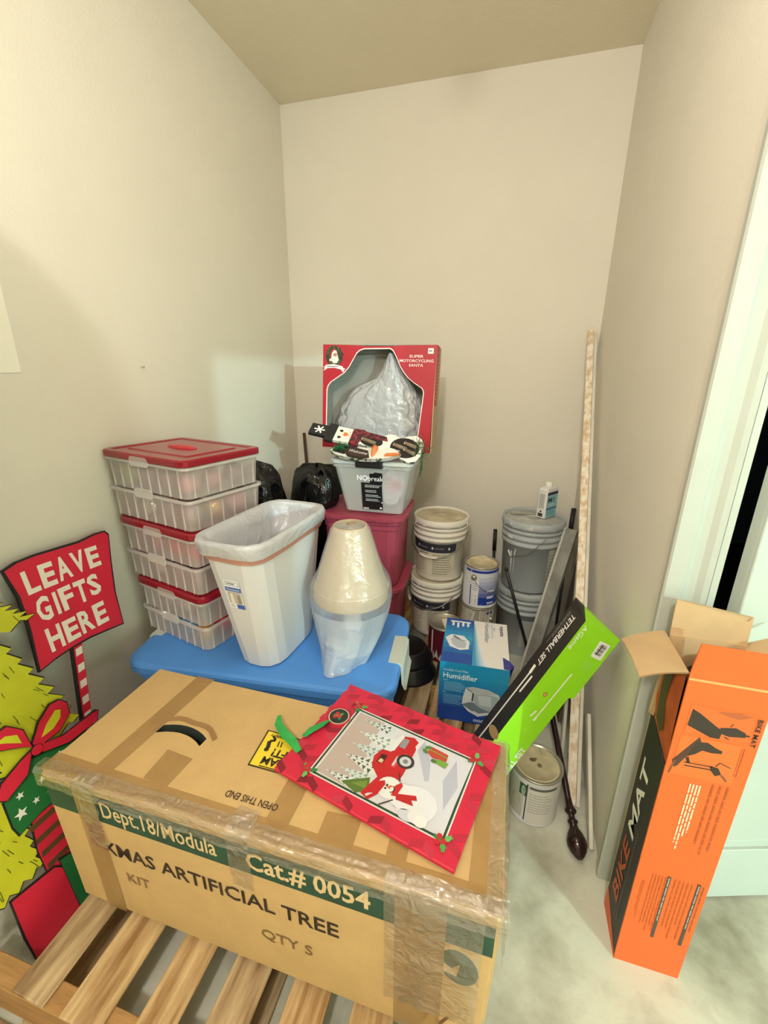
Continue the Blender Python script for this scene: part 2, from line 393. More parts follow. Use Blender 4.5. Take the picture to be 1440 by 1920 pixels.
for tx, u, v, s_ in (('TEAM', .034, -.014, .028), ('LIFT!', .036, .012, .03), ('FOR YOUR SAFETY', .04, .052, .011)):
    d.text(tx, u, v, s_, '#2b2414', 3, bold=.03, rot=math.pi)
d.rect(-.036, -.040, .036, -.0375, '#2b2414', 2)
d.ell(-.042, .006, .006, .006, '#2b2414', 2); d.line((-.041, .01), (-.047, .03), .010, '#2b2414', 2); d.line((-.047, .03), (-.034, .036), .007, '#2b2414', 2)
d.line((-.034, .036), (-.046, .047), .006, '#2b2414', 2)
for q in (-.02, -.012): d.line((q, .02), (q - .003, .036), .003, '#2b2414', 2)
d.build('lifting_notice', tc); d = Decal(flat_map(TOPM))
d.text('OPEN THIS END', .058, -.112, .022, '#3b2a18', 2, bold=.012, rot=math.pi, width=.125)
d.build('top_print', tc)
d = Decal(flat_map(TOPM))
for i, P in enumerate(([(-.40, -.186), (-.352, -.186), (-.318, .184), (-.376, .184)], [(-.268, -.14), (-.2, -.144), (-.194, -.066), (-.270, -.06)],
          [(-.515, -.187), (.515, -.187), (.515, -.146), (-.515, -.14)], [(.045, -.187), (.095, -.187), (.105, .187), (.05, .187)],
          [(.16, -.15), (.235, -.15), (.235, -.09), (.16, -.095)], [(.455, -.187), (.515, -.187), (.515, .187), (.46, .187)], [(.30, -.15), (.34, -.15), (.34, -.1), (.3, -.1)])):
    d = Decal(flat_map(TOPM)); d.poly(P, TAPE, .2 + .25 * i); d.build('packing_tape', tc)
d = Decal(flat_map(FRM))
for i, (a, c) in enumerate(((-.425, -.365), (.33, .425))):
    d = Decal(flat_map(FRM)); d.rect(a, .002, c, .43, TAPE, 3 + i); d.build('packing_tape', tc)
def film_band(x0, x1, zdrop, ytop, seed, amp=.004):
    g = Geo()
    def f(a, b_):
        x = x0 + (x1 - x0) * a; L_ = b_ * (ytop + zdrop)
        wv = amp * (noise.noise(Vector((x * 14, b_ * 9, seed))) + .7 * noise.noise(Vector((x * 45, b_ * 14, seed + 5))) + .6)
        if L_ < ytop: return (x, -HY + ytop - L_, HZ + .003 + abs(wv))
        return (x, -HY * (1 - .06 * (L_ - ytop) / HZ) - .003 - abs(wv), HZ - (L_ - ytop))
    g.grid(f, max(12, int(abs(x1 - x0) * 90)), 26, FILM)
    return g.build('stretch_film', tc)
film_band(-.527, .527, .045, .028, 1); film_band(-.41, -.355, .20, .02, 3); film_band(.31, .49, .34, .02, 7, .006); film_band(-.02, .03, .16, .05, 11)
g = Geo()
def f(a, b_):
    y = -HY + 2 * HY * a; L_ = b_ * .16
    wv = abs(.005 * (noise.noise(Vector((y * 20, b_ * 8, 9))) + .7))
    return (HX - .03 + L_, y, HZ + .003 + wv) if L_ < .03 else (HX + .003 + wv, y * .995, HZ - (L_ - .03))
g.grid(f, 40, 20, FILM); g.build('stretch_film', tc)

# ------------------------------------------------------------------ gift bag with the snowman picture
cb = thing('gift_bag', 'flat red gift bag printed with a snowman and red truck, lying on the tree carton', 'gift bag', (-.194, .763, .5755), R(-13.5))
RED = mat('gift_red', '#c41d3c', .5, vary=.05, scale=30)
g = Geo(); g.box((-.216, -.159, 0), (.216, .159, .011), RED, .002); g.build('body', cb)
CBM = Matrix.Translation((0, 0, .011))
def cp(a, b_): return ((a - .5) * .432, (b_ - .5) * .318)
class CardDecal(Decal):
    def poly(s, pts, col, k=0, rough=.5):
        if isinstance(col, str): col = '#' + ''.join('%02x' % int(int(col[i:i + 2], 16) * .86) for i in (1, 3, 5))
        super().poly(pts, col, k, rough)
    def P(s, pts, col, k=0): s.poly([cp(*p) for p in pts], col, k)
d = CardDecal(flat_map(CBM))
rg = random.Random(5)
for i in range(19):
    for j in range(13):
        a, b_ = (i + .5) / 19, (j + .5) / 13
        if .15 < a < .93 and .1 < b_ < .78: continue
        if (i * 7 + j * 3) % 4 < 2:
            s1 = .030; s2 = .030; k = 1 if (i // 2 + j) % 2 else -1
            d.P([(a - s1, b_ - s2 - s2 * .7 * k), (a + s1, b_ - s2 + s2 * .7 * k), (a + s1, b_ + s2 * .8 + s2 * .7 * k), (a - s1, b_ + s2 * .8 - s2 * .7 * k)], rg.choice(['#c0203c', '#c92541', '#d63450', '#a01530', '#8f1229', '#cf2c49']), .05 + .005 * ((i * 13 + j) % 9))
inner = [(.167, .777), (.903, .765), (.915, .123), (.178, .105)]
def inset(P, t):
    c = (sum(p[0] for p in P) / 4, sum(p[1] for p in P) / 4)
    return [(p[0] + t * (1 if p[0] < c[0] else -1) * .74, p[1] + t * (1 if p[1] < c[1] else -1)) for p in P]
d.P(inset(inner, -.012), '#f4f1ea', .6); d.P(inset(inner, -.002), '#2f4a3a', .9); d.P(inset(inner, .014), '#f4f1ea', 1.2); d.P(inset(inner, .018), '#e9e7e8', 1.5)
d.P([(.19, .75), (.42, .75), (.45, .13), (.2, .13)], '#cdbcb2', 1.8)
d.P([(.36, .75), (.9, .74), (.9, .14), (.46, .13), (.42, .3), (.36, .5)], '#e7e6ee', 1.9)
for P in ([(.62, .74), (.70, .6), (.74, .45), (.72, .43), (.66, .55), (.58, .7)], [(.82, .7), (.8, .5), (.86, .3), (.88, .5)]): d.P(P, '#c6c8da', 2)
def snowtree(a0, b0, L_, W_, c1, c2, k):          # tip towards smaller a
    d.P([(a0, b0), (a0 + L_, b0 - W_), (a0 + L_, b0 + W_)], c1, k)
    for i in range(1, 6):
        t = i / 6; w_ = W_ * t
        for s_ in (-1, 1):
            d.P([(a0 + L_ * t, b0 + s_ * w_), (a0 + L_ * (t - .1), b0 + s_ * w_ * .4), (a0 + L_ * (t + .02), b0 + s_ * w_ * .35)], c2, k + .1)
        d.P([(a0 + L_ * t, b0 - w_ * .2), (a0 + L_ * (t + .07), b0), (a0 + L_ * t, b0 + w_ * .2)], c2, k + .15)
for i, (a, b_, l, w_) in enumerate(((.24, .70, .2, .05), (.26, .58, .22, .07), (.27, .46, .2, .07), (.28, .35, .2, .08), (.3, .24, .18, .06), (.24, .17, .2, .05))):
    snowtree(a, b_, l, w_, '#eef1ee' if i % 2 else '#dfe8e6', '#4c6152' if i in (0, 5, 3) else '#8ea79e', 2.2 + i * .2)
d.P([(.35, .15), (.47, .27), (.50, .18), (.45, .12)], '#5f7d2f', 3.7); d.P([(.40, .17), (.47, .24), (.48, .18)], '#7d9a3f', 3.8)
TR = '#cf1d23'
d.P([(.44, .36), (.42, .44), (.44, .52), (.49, .53), (.49, .70), (.56, .73), (.60, .70), (.61, .40), (.60, .30), (.52, .12), (.47, .14), (.50, .30)], TR, 4)
d.P([(.45, .40), (.45, .48), (.485, .49), (.485, .41)], '#4c1a12', 4.2); d.P([(.455, .41), (.46, .445), (.48, .44), (.48, .41)], '#e7c9a0', 4.3)
d.P([(.48, .53), (.47, .6), (.49, .72), (.51, .7), (.5, .55)], '#f2f2f2', 4.2); d.P([(.51, .6), (.51, .69), (.545, .69), (.545, .6)], '#9a9aa0', 4.3)
d.P([(.61, .62), (.62, .74), (.6, .745), (.59, .66)], '#efefef', 4.3)
d.P([(.53, .42), (.53, .52), (.57, .57), (.6, .55), (.56, .5), (.55, .42)], '#e8555a', 4.3); d.P([(.53, .43), (.53, .51), (.565, .56), (.57, .545), (.545, .5), (.54, .43)], '#f3dcdc', 4.4)
d.ell(*cp(.585, .505), .021, .019, '#39302c', 4.6); d.ell(*cp(.585, .505), .014, .013, '#d9d9de', 4.7); d.ell(*cp(.585, .505), .006, .006, '#8a8a92', 4.8)
d.line(cp(.50, .14), cp(.60, .34), .005, '#efefef', 4.5)
for P, c, k in (([(.66, .66), (.67, .72), (.77, .71), (.775, .645), (.70, .63)], '#d04a38', 5), ([(.72, .60), (.73, .645), (.79, .64), (.785, .59)], '#7fae45', 5.1)): d.P(P, c, k)
d.line(cp(.665, .69), cp(.772, .68), .003, '#7fae45', 5.2); d.ell(*cp(.655, .70), .008, .005, '#5d8c3d', 5.2, rot=.6); d.ell(*cp(.65, .66), .008, .005, '#5d8c3d', 5.2, rot=-.5); d.ell(*cp(.715, .61), .007, .005, '#4c7a33', 5.3)
d.ell(*cp(.665, .255), .035, .028, '#f7f7fa', 5.5); d.ell(*cp(.735, .25), .045, .040, '#f4f4f9', 5.4); d.ell(*cp(.765, .17), .018, .015, '#f7f7fa', 5.6); d.ell(*cp(.79, .155), .014, .012, '#ffffff', 5.7); d.ell(*cp(.72, .15), .02, .012, '#dfe0ee', 5.5)
d.ell(*cp(.582, .265), .027, .026, '#fbfbfb', 5.9)
d.P([(.53, .18), (.56, .2), (.565, .26), (.545, .30), (.515, .27), (.50, .20), (.49, .15)], '#cf1d23', 6); d.P([(.55, .19), (.575, .20), (.575, .27), (.56, .29)], '#f4f4f4', 6.1)
d.P([(.61, .22), (.635, .23), (.64, .32), (.625, .34), (.605, .30)], '#d8232c', 6.2); d.P([(.63, .25), (.72, .30), (.735, .27), (.71, .255), (.73, .225), (.64, .21)], '#cb1f28', 6.3)
d.P([(.59, .27), (.59, .255), (.555, .265)][::-1], '#e0762e', 6.4); d.P([(.575, .262), (.603, .285), (.583, .285)], '#e0762e', 6.5)
for a, b_ in ((.568, .275), (.568, .248)): d.ell(*cp(a, b_), .0025, .0025, '#1c1c1c', 6.5)
for i in range(6): a = -.9 + .36 * i; d.ell(*cp(.587 + .024 * math.cos(a), .262 + .03 * math.sin(a)), .0016, .0016, '#2a2222', 6.5)
d.line(cp(.615, .34), cp(.59, .40), .003, '#4b3426', 6); d.line(cp(.63, .2), cp(.58, .125), .003, '#4b3426', 6)
def holly(a, b_, s_, k, rot=0):
    for da in (0, 2.1, 4.2):
        L_ = []
        for i in range(12):
            t = 2 * math.pi * i / 12; r_ = (1 if i % 2 else .68)
            x = .55 + .6 * math.cos(t) * r_; y = .32 * math.sin(t) * r_; an = rot + da
            L_.append((cp(a, b_)[0] + s_ * (x * math.cos(an) - y * math.sin(an)), cp(a, b_)[1] + s_ * (x * math.sin(an) + y * math.cos(an))))
        d.poly(L_, ('#4fae4f', '#2f8c46', '#6cc264')[int(da)] if int(da) < 3 else '#2f8c46', k + da * .05)
    for i in range(3): d.ell(cp(a, b_)[0] - s_ * .3 + .007 * math.cos(i * 2.1), cp(a, b_)[1] + .007 * math.sin(i * 2.1), .0055, .0055, '#d2222f', k + .4)
for a, b_, r_ in ((.165, .79, .5), (.91, .77, -.4), (.915, .115, -1.2), (.17, .10, 2.6)): holly(a, b_, .020, 7, r_)
d.build('picture_print', cb)
tg = Geo(); c0 = cp(.095, .62)
tg.lathe([(0, .0142), (.029, .0142), (.031, .0125), (.030, .0115)], mat('tag_red', '#b01a26', .5), 28, (c0[0], c0[1], 0)); tgo = tg.build('gift_tag', cb)
d = CardDecal(flat_map(Matrix.Translation((0, 0, .0142)))); d.ell(*c0, .027, .027, '#e9dcc0', 0, 28); d.ell(*c0, .0245, .0245, '#24332a', .5, 28); holly(.095, .62, .014, 1, 1.2); d.build('tag_print', tgo)
GRN = mat('green_ribbon', '#2fa34a', .35, vary=.2, scale=60)
def ribbon(P, wd):
    g = Geo(); pts = [Vector(p) for p in P]; n = len(pts); vs = []
    for i, p in enumerate(pts):
        t = (pts[min(i + 1, n - 1)] - pts[max(i - 1, 0)]); s_ = Vector((-t.y, t.x, 0)).normalized() * wd * (.35 + .65 * math.sin(math.pi * (i + .25) / n)) / 2
        vs += [p + s_ + Vector((0, 0, .003)), p - s_ - Vector((0, 0, .001)) ]
    g.add(vs, [(2 * i, 2 * i + 1, 2 * i + 3, 2 * i + 2) for i in range(n - 1)], GRN, True); g.build('ribbon', cb)
rb = [Matrix.Rotation(R(13.5), 3, 'Z') @ (Vector(p) - Vector((-.194, .763, .5755))) for p in ((-.505, .800, .5895), (-.495, .775, .589), (-.465, .75, .592), (-.43, .732, .590), (-.405, .712, .589))]
ribbon([(p.x, p.y, p.z) for p in rb], .022)
ribbon([(c0[0] - .012, c0[1] - .026, .0165), (c0[0] - .018, c0[1] - .05, .02), (c0[0] - .03, c0[1] - .075, .019), (c0[0] - .037, c0[1] - .098, .0150)], .022)

# ------------------------------------------------------------------ blue tote
BLUE = mat('tote_blue', '#4a88d2', .45, vary=.06, scale=10, bump=.12, bscale=120)
bt = thing('storage_tote', 'long blue plastic tote with grey end latches, holding up the wastebasket and the clear boxes', 'tote', (-.715, 1.172, .134), R(6))
g = Geo(); W2, D2 = .43, .215
g.loft([[(x * s_, y * s2, z) for x, y in rrect(-W2, -D2, W2, D2, .05)] for s_, s2, z in ((.9, .86, 0), (.905, .865, .004), (.955, .94, .34), (.985, .985, .345), (.985, .985, .385))], BLUE); g.build('body', bt)
g = Geo()
g.loft([[(x, y, z) for x, y in rrect(-W2 - o, -D2 - o, W2 + o, D2 + o, max(.012, .055 + o))] for o, z in ((.012, .376), (.016, .380), (.016, .402), (.012, .410), (.002, .4145), (-.02, .4158), (-.05, .4163))], BLUE, True, True); lid = g.build('lid', bt)
LAT = mat('latch_grey', '#b9bdb4', .5)
for sx in (-1, 1):
    g = Geo(); M_ = Matrix.Translation((sx * (W2 + .010), 0, .371))
    pr = [(sx * -.035, .046), (sx * .006, .047), (sx * .015, .036), (sx * .017, -.03), (sx * .026, -.052), (sx * .020, -.056), (sx * .010, -.034), (sx * .0065, .02), (sx * -.035, .044)]
    g.loft([[(a, y, c) for a, c in pr] for y in (-.075, .075)], LAT, True, True, False, M_); g.build('latch', bt)
TOTE_Z = .134 + .4165

# ------------------------------------------------------------------ clear ornament boxes, three high
CLEAR = mat('clear_plastic', '#d3c8c4', .18, alpha=.46, bump=.15, bscale=50)
CLRIB = mat('clear_plastic_rib', '#ece8e2', .3, alpha=.38)
LIDR = mat('lid_red', '#8c1526', .2, vary=.05, scale=10)
F0 = Vector((-.885, 1.012, 0)); Uo = Vector((-.972, .233, 0)); Vo = Vector((.233, .972, 0))
def orn_box(label, z0, L_, W_, h, shift=0):
    c = F0 + Uo * (L_ / 2 + shift) + Vo * (W_ / 2)
    t = thing('ornament_box', label, 'box', (c.x, c.y, z0), R(-13.5), 'clear ornament boxes with red lids')
    a, b_ = L_ / 2, W_ / 2; hh = (h - .022) / 2
    for k in range(2):
        zb = k * hh; g = Geo()
        rings = [[(x * s_, y * s2, zb + z) for x, y in rrect(-a, -b_, a, b_, .022)] for s_, s2, z in ((.955, .945, .002), (.985, .98, hh - .012), (1.0, 1.0, hh - .011), (1.0, 1.0, hh - .003))]
        g.loft(rings, CLEAR, True, False)
        tr = g.build('tray', t)
        g = Geo(); nx, ny = 8, 6
        for s_ in (-1, 1):
            for i in range(nx):
                x = -a * .82 + 2 * a * .82 * i / (nx - 1); g.box((x - .0015, s_ * b_ * .965 - .003, zb + .004), (x + .0015, s_ * b_ * .965 + .002, zb + hh - .012), CLRIB)
            for i in range(ny):
                y = -b_ * .78 + 2 * b_ * .78 * i / (ny - 1); g.box((s_ * a * .972 - .003, y - .0015, zb + .004), (s_ * a * .972 + .002, y + .0015, zb + hh - .012), CLRIB)
        g.build('rib', tr)
        g = Geo(); o_ = rrect(-a - .004, -b_ - .004, a + .004, b_ + .004, .024); i_ = rrect(-a + .003, -b_ + .003, a - .003, b_ - .003, .02)
        vs, fs = ring2d(o_, i_, .004, Matrix.Translation((0, 0, zb + hh - .006))); g.add(vs, fs, CLRIB); g.build('rim', tr)
        g = Geo(); g.prism(rrect(-.045, -.012, .045, .018, .012), -.002, .002, CLRIB, frame((0, -b_ - .0065, zb + hh - .004), (1, 0, 0), (0, 0, 1))); g.build('clasp', tr)
    g = Geo(); zt = 2 * hh
    g.loft([[(x, y, zt + z) for x, y in rrect(-a - o, -b_ - o, a + o, b_ + o, max(.008, .024 + o))] for o, z in ((.006, 0), (.007, .004), (.007, .017), (.002, .021), (-.016, .021), (-.02, .018), (-.05, .018), (-.056, .0215))], LIDR)
    ld = g.build('lid', t)
    if z0 > .95: g = Geo(); g.ball((0, 0, zt + .022), .07, mat('lid_handle_red', '#b3202f', .35), 18, (1.0, .34, .13)); g.build('handle', ld)
    return t, hh
BX = [('clear ornament box with red lid at the bottom of its stack, on the blue tote', TOTE_Z + .0005, .335, .262, .2045, 0),
      ('clear ornament box with red lid in the middle of its stack, red ornaments showing', TOTE_Z + .2065, .375, .28, .214, 0),
      ('clear ornament box with red lid at the top of its stack', TOTE_Z + .4220, .405, .30, .224, -.002)]
for q in BX: orn_box(*q)
# ornaments that show through the plastic
OC = {'red': mat('ornament_red', '#d01f2c', .15), 'silver': mat('ornament_silver', '#d9d4cf', .2, .6), 'blue': mat('ornament_blue', '#5b86a8', .2), 'pink': mat('ornament_pink', '#c77c86', .3), 'gold': mat('ornament_gold', '#d8a65c', .25, .5), 'mauve': mat('ornament_mauve', '#9a7f84', .4), 'green': mat('ornament_green', '#a9bb6a', .3)}
def ornament(col, box, i, j, tier, where, r=.035):
    _, z0, L_, W_, h, sh = BX[box]; hh = (h - .022) / 2
    c = F0 + Uo * (L_ * i + sh) + Vo * (W_ * j); z = z0 + tier * hh + r + .005
    t = thing('ornament', '%s ball ornament %s, %s tray of the %s clear box' % (col, where, ('lower', 'upper')[tier], ('bottom', 'middle', 'top')[box]), 'ornament', (c.x, c.y, z), 0, 'ornaments inside the clear boxes')
    g = Geo(); g.ball((0, 0, 0), r, OC[col], 16); g.build('ball', t)
    g = Geo(); g.lathe([(.007, r - .002), (.007, r + .005), (.0, r + .005)], OC['gold'], 10); g.build('cap', t)
K_, S2, S3, S4, F2, F3 = 'at the near corner', 'second along the clasp side', 'third along the clasp side', 'last along the clasp side', 'second along the narrow side', 'last along the narrow side'
for q in (('red', 1, .14, .17, 1, K_), ('red', 1, .14, .47, 1, F2), ('red', 1, .37, .17, 1, S2), ('pink', 1, .61, .17, 1, S3), ('mauve', 1, .84, .17, 1, S4), ('mauve', 1, .16, .17, 0, K_), ('mauve', 1, .4, .17, 0, S2), ('silver', 1, .65, .17, 0, S3), ('pink', 1, .16, .5, 0, F2),
          ('pink', 2, .13, .17, 1, K_), ('mauve', 2, .36, .17, 1, S2), ('pink', 2, .13, .45, 1, F2), ('mauve', 2, .13, .75, 1, F3), ('green', 2, .83, .18, 1, S4), ('mauve', 2, .58, .17, 1, S3), ('gold', 2, .14, .45, 0, F2), ('mauve', 2, .14, .17, 0, K_), ('pink', 2, .14, .74, 0, F3), ('mauve', 2, .38, .17, 0, S2), ('silver', 2, .62, .17, 0, S3),
          ('red', 0, .18, .46, 0, F2), ('red', 0, .18, .75, 0, F3), ('gold', 0, .18, .19, 0, K_), ('blue', 0, .42, .19, 0, S2), ('blue', 0, .64, .19, 0, S3), ('silver', 0, .84, .19, 0, S4), ('silver', 0, .4, .19, 1, S2), ('mauve', 0, .17, .45, 1, F2), ('silver', 0, .62, .19, 1, S3)):
    ornament(*q)

# ------------------------------------------------------------------ white wastebasket with its liner
WB_M = mat('basket_white', '#d3d4d6', .4, vary=.02, scale=8)
LINER = film_mat('liner_white', '#dddee2', .93, .14, 16, .9, .2, .012)
wb = thing('wastebasket', 'tall white plastic wastebasket with a white liner, standing on the blue tote', 'wastebasket', (-.692, 1.135, TOTE_Z + .0005), R(-4))
def oct_(a, b_, c, n=3):
    P = []
    for sx, sy, a0 in ((1, 1, 0), (-1, 1, 90), (-1, -1, 180), (1, -1, 270)):
        for i in range(n + 1):
            t = R(a0 + 90 * i / n); P.append((sx * (a - c) + c * math.cos(t), sy * (b_ - c * 1.25) + c * 1.25 * math.sin(t)))
    return P
def wring(t, o=0.0, dz=0.0):
    a = .075 + (.104 - .075) * t + o; b_ = .135 + (.203 - .135) * t + o
    return [(x, y - .020 * t, .45 * t + dz) for x, y in oct_(a, b_, .055)]
g = Geo(); g.loft([wring(0, -.006, .0), wring(.01, 0, .002), wring(.3), wring(.6), wring(.93), wring(.95, .004), wring(1, .006), wring(1, -.002), wring(.9, -.004), wring(.05, -.004)], WB_M, True, True, False); g.build('body', wb)
g = Geo(); rg = random.Random(3)
def lin_ring(t, o, amp, sd):
    P = wring(t, o); n = len(P); Q = []
    for i in range(n):
        for k in range(3):
            p = Vector(P[i]).lerp(Vector(P[(i + 1) % n]), k / 3); q = p.copy()
            v = noise.noise(Vector((p.x * 22, p.y * 22, sd)))
            s_ = 1 + amp * v; q.x *= s_; q.y = (q.y + .02 * t) * s_ - .02 * t; q.z += amp * .22 * noise.noise(Vector((p.x * 15, p.y * 15, sd + 3))); Q.append(q)
    return Q
g.loft([lin_ring(.915, .0115, .03, 1), lin_ring(.94, .0115, .012, 2), lin_ring(.985, .014, .006, 3), lin_ring(1.01, .010, .004, 3), lin_ring(1.012, .002, .004, 4), lin_ring(.97, -.012, .07, 5), lin_ring(.92, -.014, .12, 5.3), lin_ring(.86, -.018, .2, 5.6), lin_ring(.78, -.022, .3, 5.9), lin_ring(.70, -.03, .4, 6.2), lin_ring(.62, -.04, .45, 6.5), lin_ring(.5, -.06, .4, 8)], LINER, False, True, True)
g.build('bin_liner', wb)
RB = mat('bin_stripe', '#cf9480', .4, alpha=.85)
g = Geo(); g.loft([lin_ring(.872, .0045, .012, 1), lin_ring(.892, .0065, .016, 1), lin_ring(.917, .0112, .02, 1)], RB, False, False, True); g.build('drawstring', wb)
# the label on its narrow front
nrm = Vector((0, -.088, .45)).normalized()
fm = frame((-.028, -.135 - .0885 * .62 - .0026, .45 * .62), (1, 0, 0), (0, -.0875, .45))
d = Decal(flat_map(fm)); d.rect(0, -.045, .052, .055, '#f4f4f2'); d.rect(.003, .036, .049, .051, '#8d9097', .3); d.rect(.005, .038, .047, .049, '#eceef0', .5); d.small(.009, .0405, .043, .0465, 1, '#5b6474', 1, .8, seed=4)
d.rect(0, .016, .052, .031, '#3f63b4', .5); d.text('Wastebasket', .004, .020, .01, '#f2f4fa', 1, width=.044); d.rect(.003, -.028, .049, .015, '#b9b1a3', .5); d.poly([(.01, -.026), (.012, .008), (.02, .01), (.024, -.026)], '#e5e1da', 1); d.poly([(.034, -.026), (.036, .004), (.044, .006), (.046, -.026)], '#8f8577', 1)
d.rect(.026, -.045, .052, -.029, '#3f63b4', .6); d.small(.004, -.042, .022, -.031, 2, '#5a6275', 1); d.build('label', wb)

# ------------------------------------------------------------------ lamp shade in a plastic bag
SHADE = mat('shade_cream', '#d9c199', .7, translucent=.3)
BAGW = film_mat('bag_clear', '#dfe8f2', .28, .16, 18, .9, .15)
ls = thing('lamp_shade', 'cream lamp shade wrapped in a thin clear plastic bag, beside the white wastebasket', 'lamp shade', (-.442, 1.18, TOTE_Z + .0005))
g = Geo(); g.lathe([(.118, .198), (.121, .203), (.121, .208), (.117, .242), (.060, .418), (.0525, .435), (.0515, .443), (.0485, .442), (.055, .418), (.111, .242), (.115, .2), (.118, .198)], SHADE, 40); shd = g.build('shade', ls)
g = Geo(); g.lathe([(.1185, .236), (.1225, .240), (.1185, .245)], SHADE, 40); g.build('trim_ring', shd)
g = Geo(); wire = mat('shade_wire', '#c9b98f', .4, .6)
for k in range(3):
    a = k * 2.094; g.tube([(0, 0, .425), (.05 * math.cos(a), .05 * math.sin(a), .43)], .002, wire, 6)
g.lathe([(.012, .42), (.015, .424), (.012, .428), (.009, .424), (.012, .42)], wire, 14)
g.build('spider', shd)
g = Geo(); base = mat('lamp_base_white', '#dfe2e4', .5)
g.lathe([(.0, 0), (.065, 0), (.066, .008), (.03, .02), (.02, .05), (.035, .09), (.03, .14), (.011, .17), (.009, .42)], base, 24); g.build('base', ls)
g = Geo()
def bagf(a, b_):
    t = 2 * math.pi * a; z = .449 * (1 - b_)
    prof = ((.449, .02), (.447, .053), (.43, .062), (.30, .103), (.245, .131), (.20, .133), (.15, .127), (.10, .115), (.05, .098), (0, .078))
    for (z0, r0), (z1, r1) in zip(prof, prof[1:]):
        if z <= z0 and z >= z1: r = r0 + (r1 - r0) * (z0 - z) / (z0 - z1); break
    wv = noise.noise(Vector((math.cos(t) * 2.6, math.sin(t) * 2.6, z * 4))) + .5 * noise.noise(Vector((math.cos(t) * 7, math.sin(t) * 7, z * 5 + 4)))
    low = max(0, min(1, (.2 - z) / .2)); r *= 1 + wv * (.035 + .16 * low)
    x, y = r * math.cos(t), r * math.sin(t) * (1 - .25 * low)
    # the gathered end trails towards the front edge of the tote
    x += -.012 * low; y += -.05 * low ** 2
    fr = max(0, -math.sin(t)) ** 3 * low ** 2; y -= .055 * fr
    return (x, y, max(.0015, z + .004 * wv * low))
MILK = film_mat('bag_milky', '#d6e0ec', .66, .16, 16, .9, .18)
g.grid(lambda a, b_: bagf(a, b_ * .60), 72, 27, BAGW); g.grid(lambda a, b_: bagf(a, .60 + .40 * b_), 72, 20, MILK); g.build('plastic_bag', ls)

# ------------------------------------------------------------------ red totes and the clear tote on them
REDT = mat('tote_red', '#9e3c50', .5, vary=.06, scale=14, bump=.1, bscale=100)
def red_tote(label, z0, h):
    t = thing('storage_tote', label, 'tote', (-.604, 1.872, z0), R(3), 'stacked red totes'); W_, D_ = .185, .168
    g = Geo(); g.loft([[(x * s_, y * s_, z) for x, y in rrect(-W_, -D_, W_, D_, .05)] for s_, z in ((.88, 0), (.885, .004), (.935, h - .07), (.955, h - .065), (.96, h - .045), (.985, h - .04), (.985, h - .012))], REDT); g.build('body', t)
    g = Geo(); g.loft([[(x, y, z) for x, y in rrect(-W_ - o, -D_ - o, W_ + o, D_ + o, max(.015, .06 + o))] for o, z in ((.012, h - .022), (.016, h - .018), (.016, h - .003), (.008, h), (-.020, h + .001), (-.028, h - .004), (-.05, h - .006))], REDT); ld = g.build('lid', t)
    g = Geo()
    for i in range(26):
        x = -W_ + .03 + (2 * W_ - .06) * i / 25; g.box((x - .0025, -D_ - .0185, h - .02), (x + .0025, -D_ - .014, h - .005), REDT)
    g.build('rib', ld)
red_tote('lower red plastic tote of two, standing on the pallet behind the blue tote', .1345, .364)
red_tote('upper red plastic tote of two, under the clear latching tote', .5005, .340)
CT_Z = .5005 + .340 + .0013
CLT = mat('clear_tote', '#e6e8e6', .25, alpha=.42, bump=.3, bscale=30)
LIDG = mat('lid_grey', '#c3c8c5', .4); BLK = mat('black_plastic', '#1b1b1d', .4)
ct = thing('storage_tote', 'clear plastic tote with grey lid and black latches, under the snowman signs', 'tote', (-.552, 1.885, CT_Z), R(1))
W_, D_ = .182, .172
g = Geo(); g.loft([[(x * s_, y * s_, z) for x, y in rrect(-W_, -D_, W_, D_, .03)] for s_, z in ((.70, 0), (.715, .003), (.93, .205), (.97, .208), (.97, .222))], CLT, True, False); g.build('body', ct)
g = Geo(); g.loft([[(x, y, z) for x, y in rrect(-W_ - o, -D_ - o, W_ + o, D_ + o, max(.008, .035 + o))] for o, z in ((.0, .2225), (.004, .226), (.004, .236), (-.003, .2405), (-.03, .2405), (-.034, .238))], LIDG); g.build('lid', ct)
g = Geo(); g.box((-.062, -D_ - .012, .212), (.058, -D_ + .012, .245), BLK, .006, None, 2); g.build('latch', ct)
g = Geo(); g.box((-.062, D_ - .012, .212), (.058, D_ + .012, .245), BLK, .006, None, 2); g.build('latch', ct)
ffm = frame((0, -.1305, .02), (1, 0, 0), (0, -.0345, .19))
d = Decal(flat_map(ffm)); bk = '#0e0e10'
d.poly([(-.045, -.005), (.048, -.003), (.048, .125), (.052, .128), (.052, .172), (.02, .175), (.01, .168), (-.005, .168), (-.005, .125), (-.045, .125)], bk)
d.text('NO', -.062, .135, .034, '#ffffff', 2, bold=.022, width=.048); d.text('break', -.012, .135, .033, '#ffffff', 2, width=.067)
for i, v in enumerate((.108, .084, .062, .042)): d.small(-.028, v - .006, .046 - .01 * (i % 2), v + .008, 3 if i == 0 else 2, '#d6d6d8', 1, .4, False, i + 2)
d.rect(-.041, -.003, -.016, .004, '#c9c9cb', 1); d.rect(.034, .002, .044, .009, '#ececec', 1); d.rect(.042, .03, .048, .036, '#dcdcdc', 1)
d.build('label', ct)
PINK = mat('wrap_pink', '#c9687c', .6, col2='#e6e1de', scale=14, ramp=(.42, .58)); GRYC = mat('wrap_grey', '#b9b4b0', .6, vary=.2, scale=20)
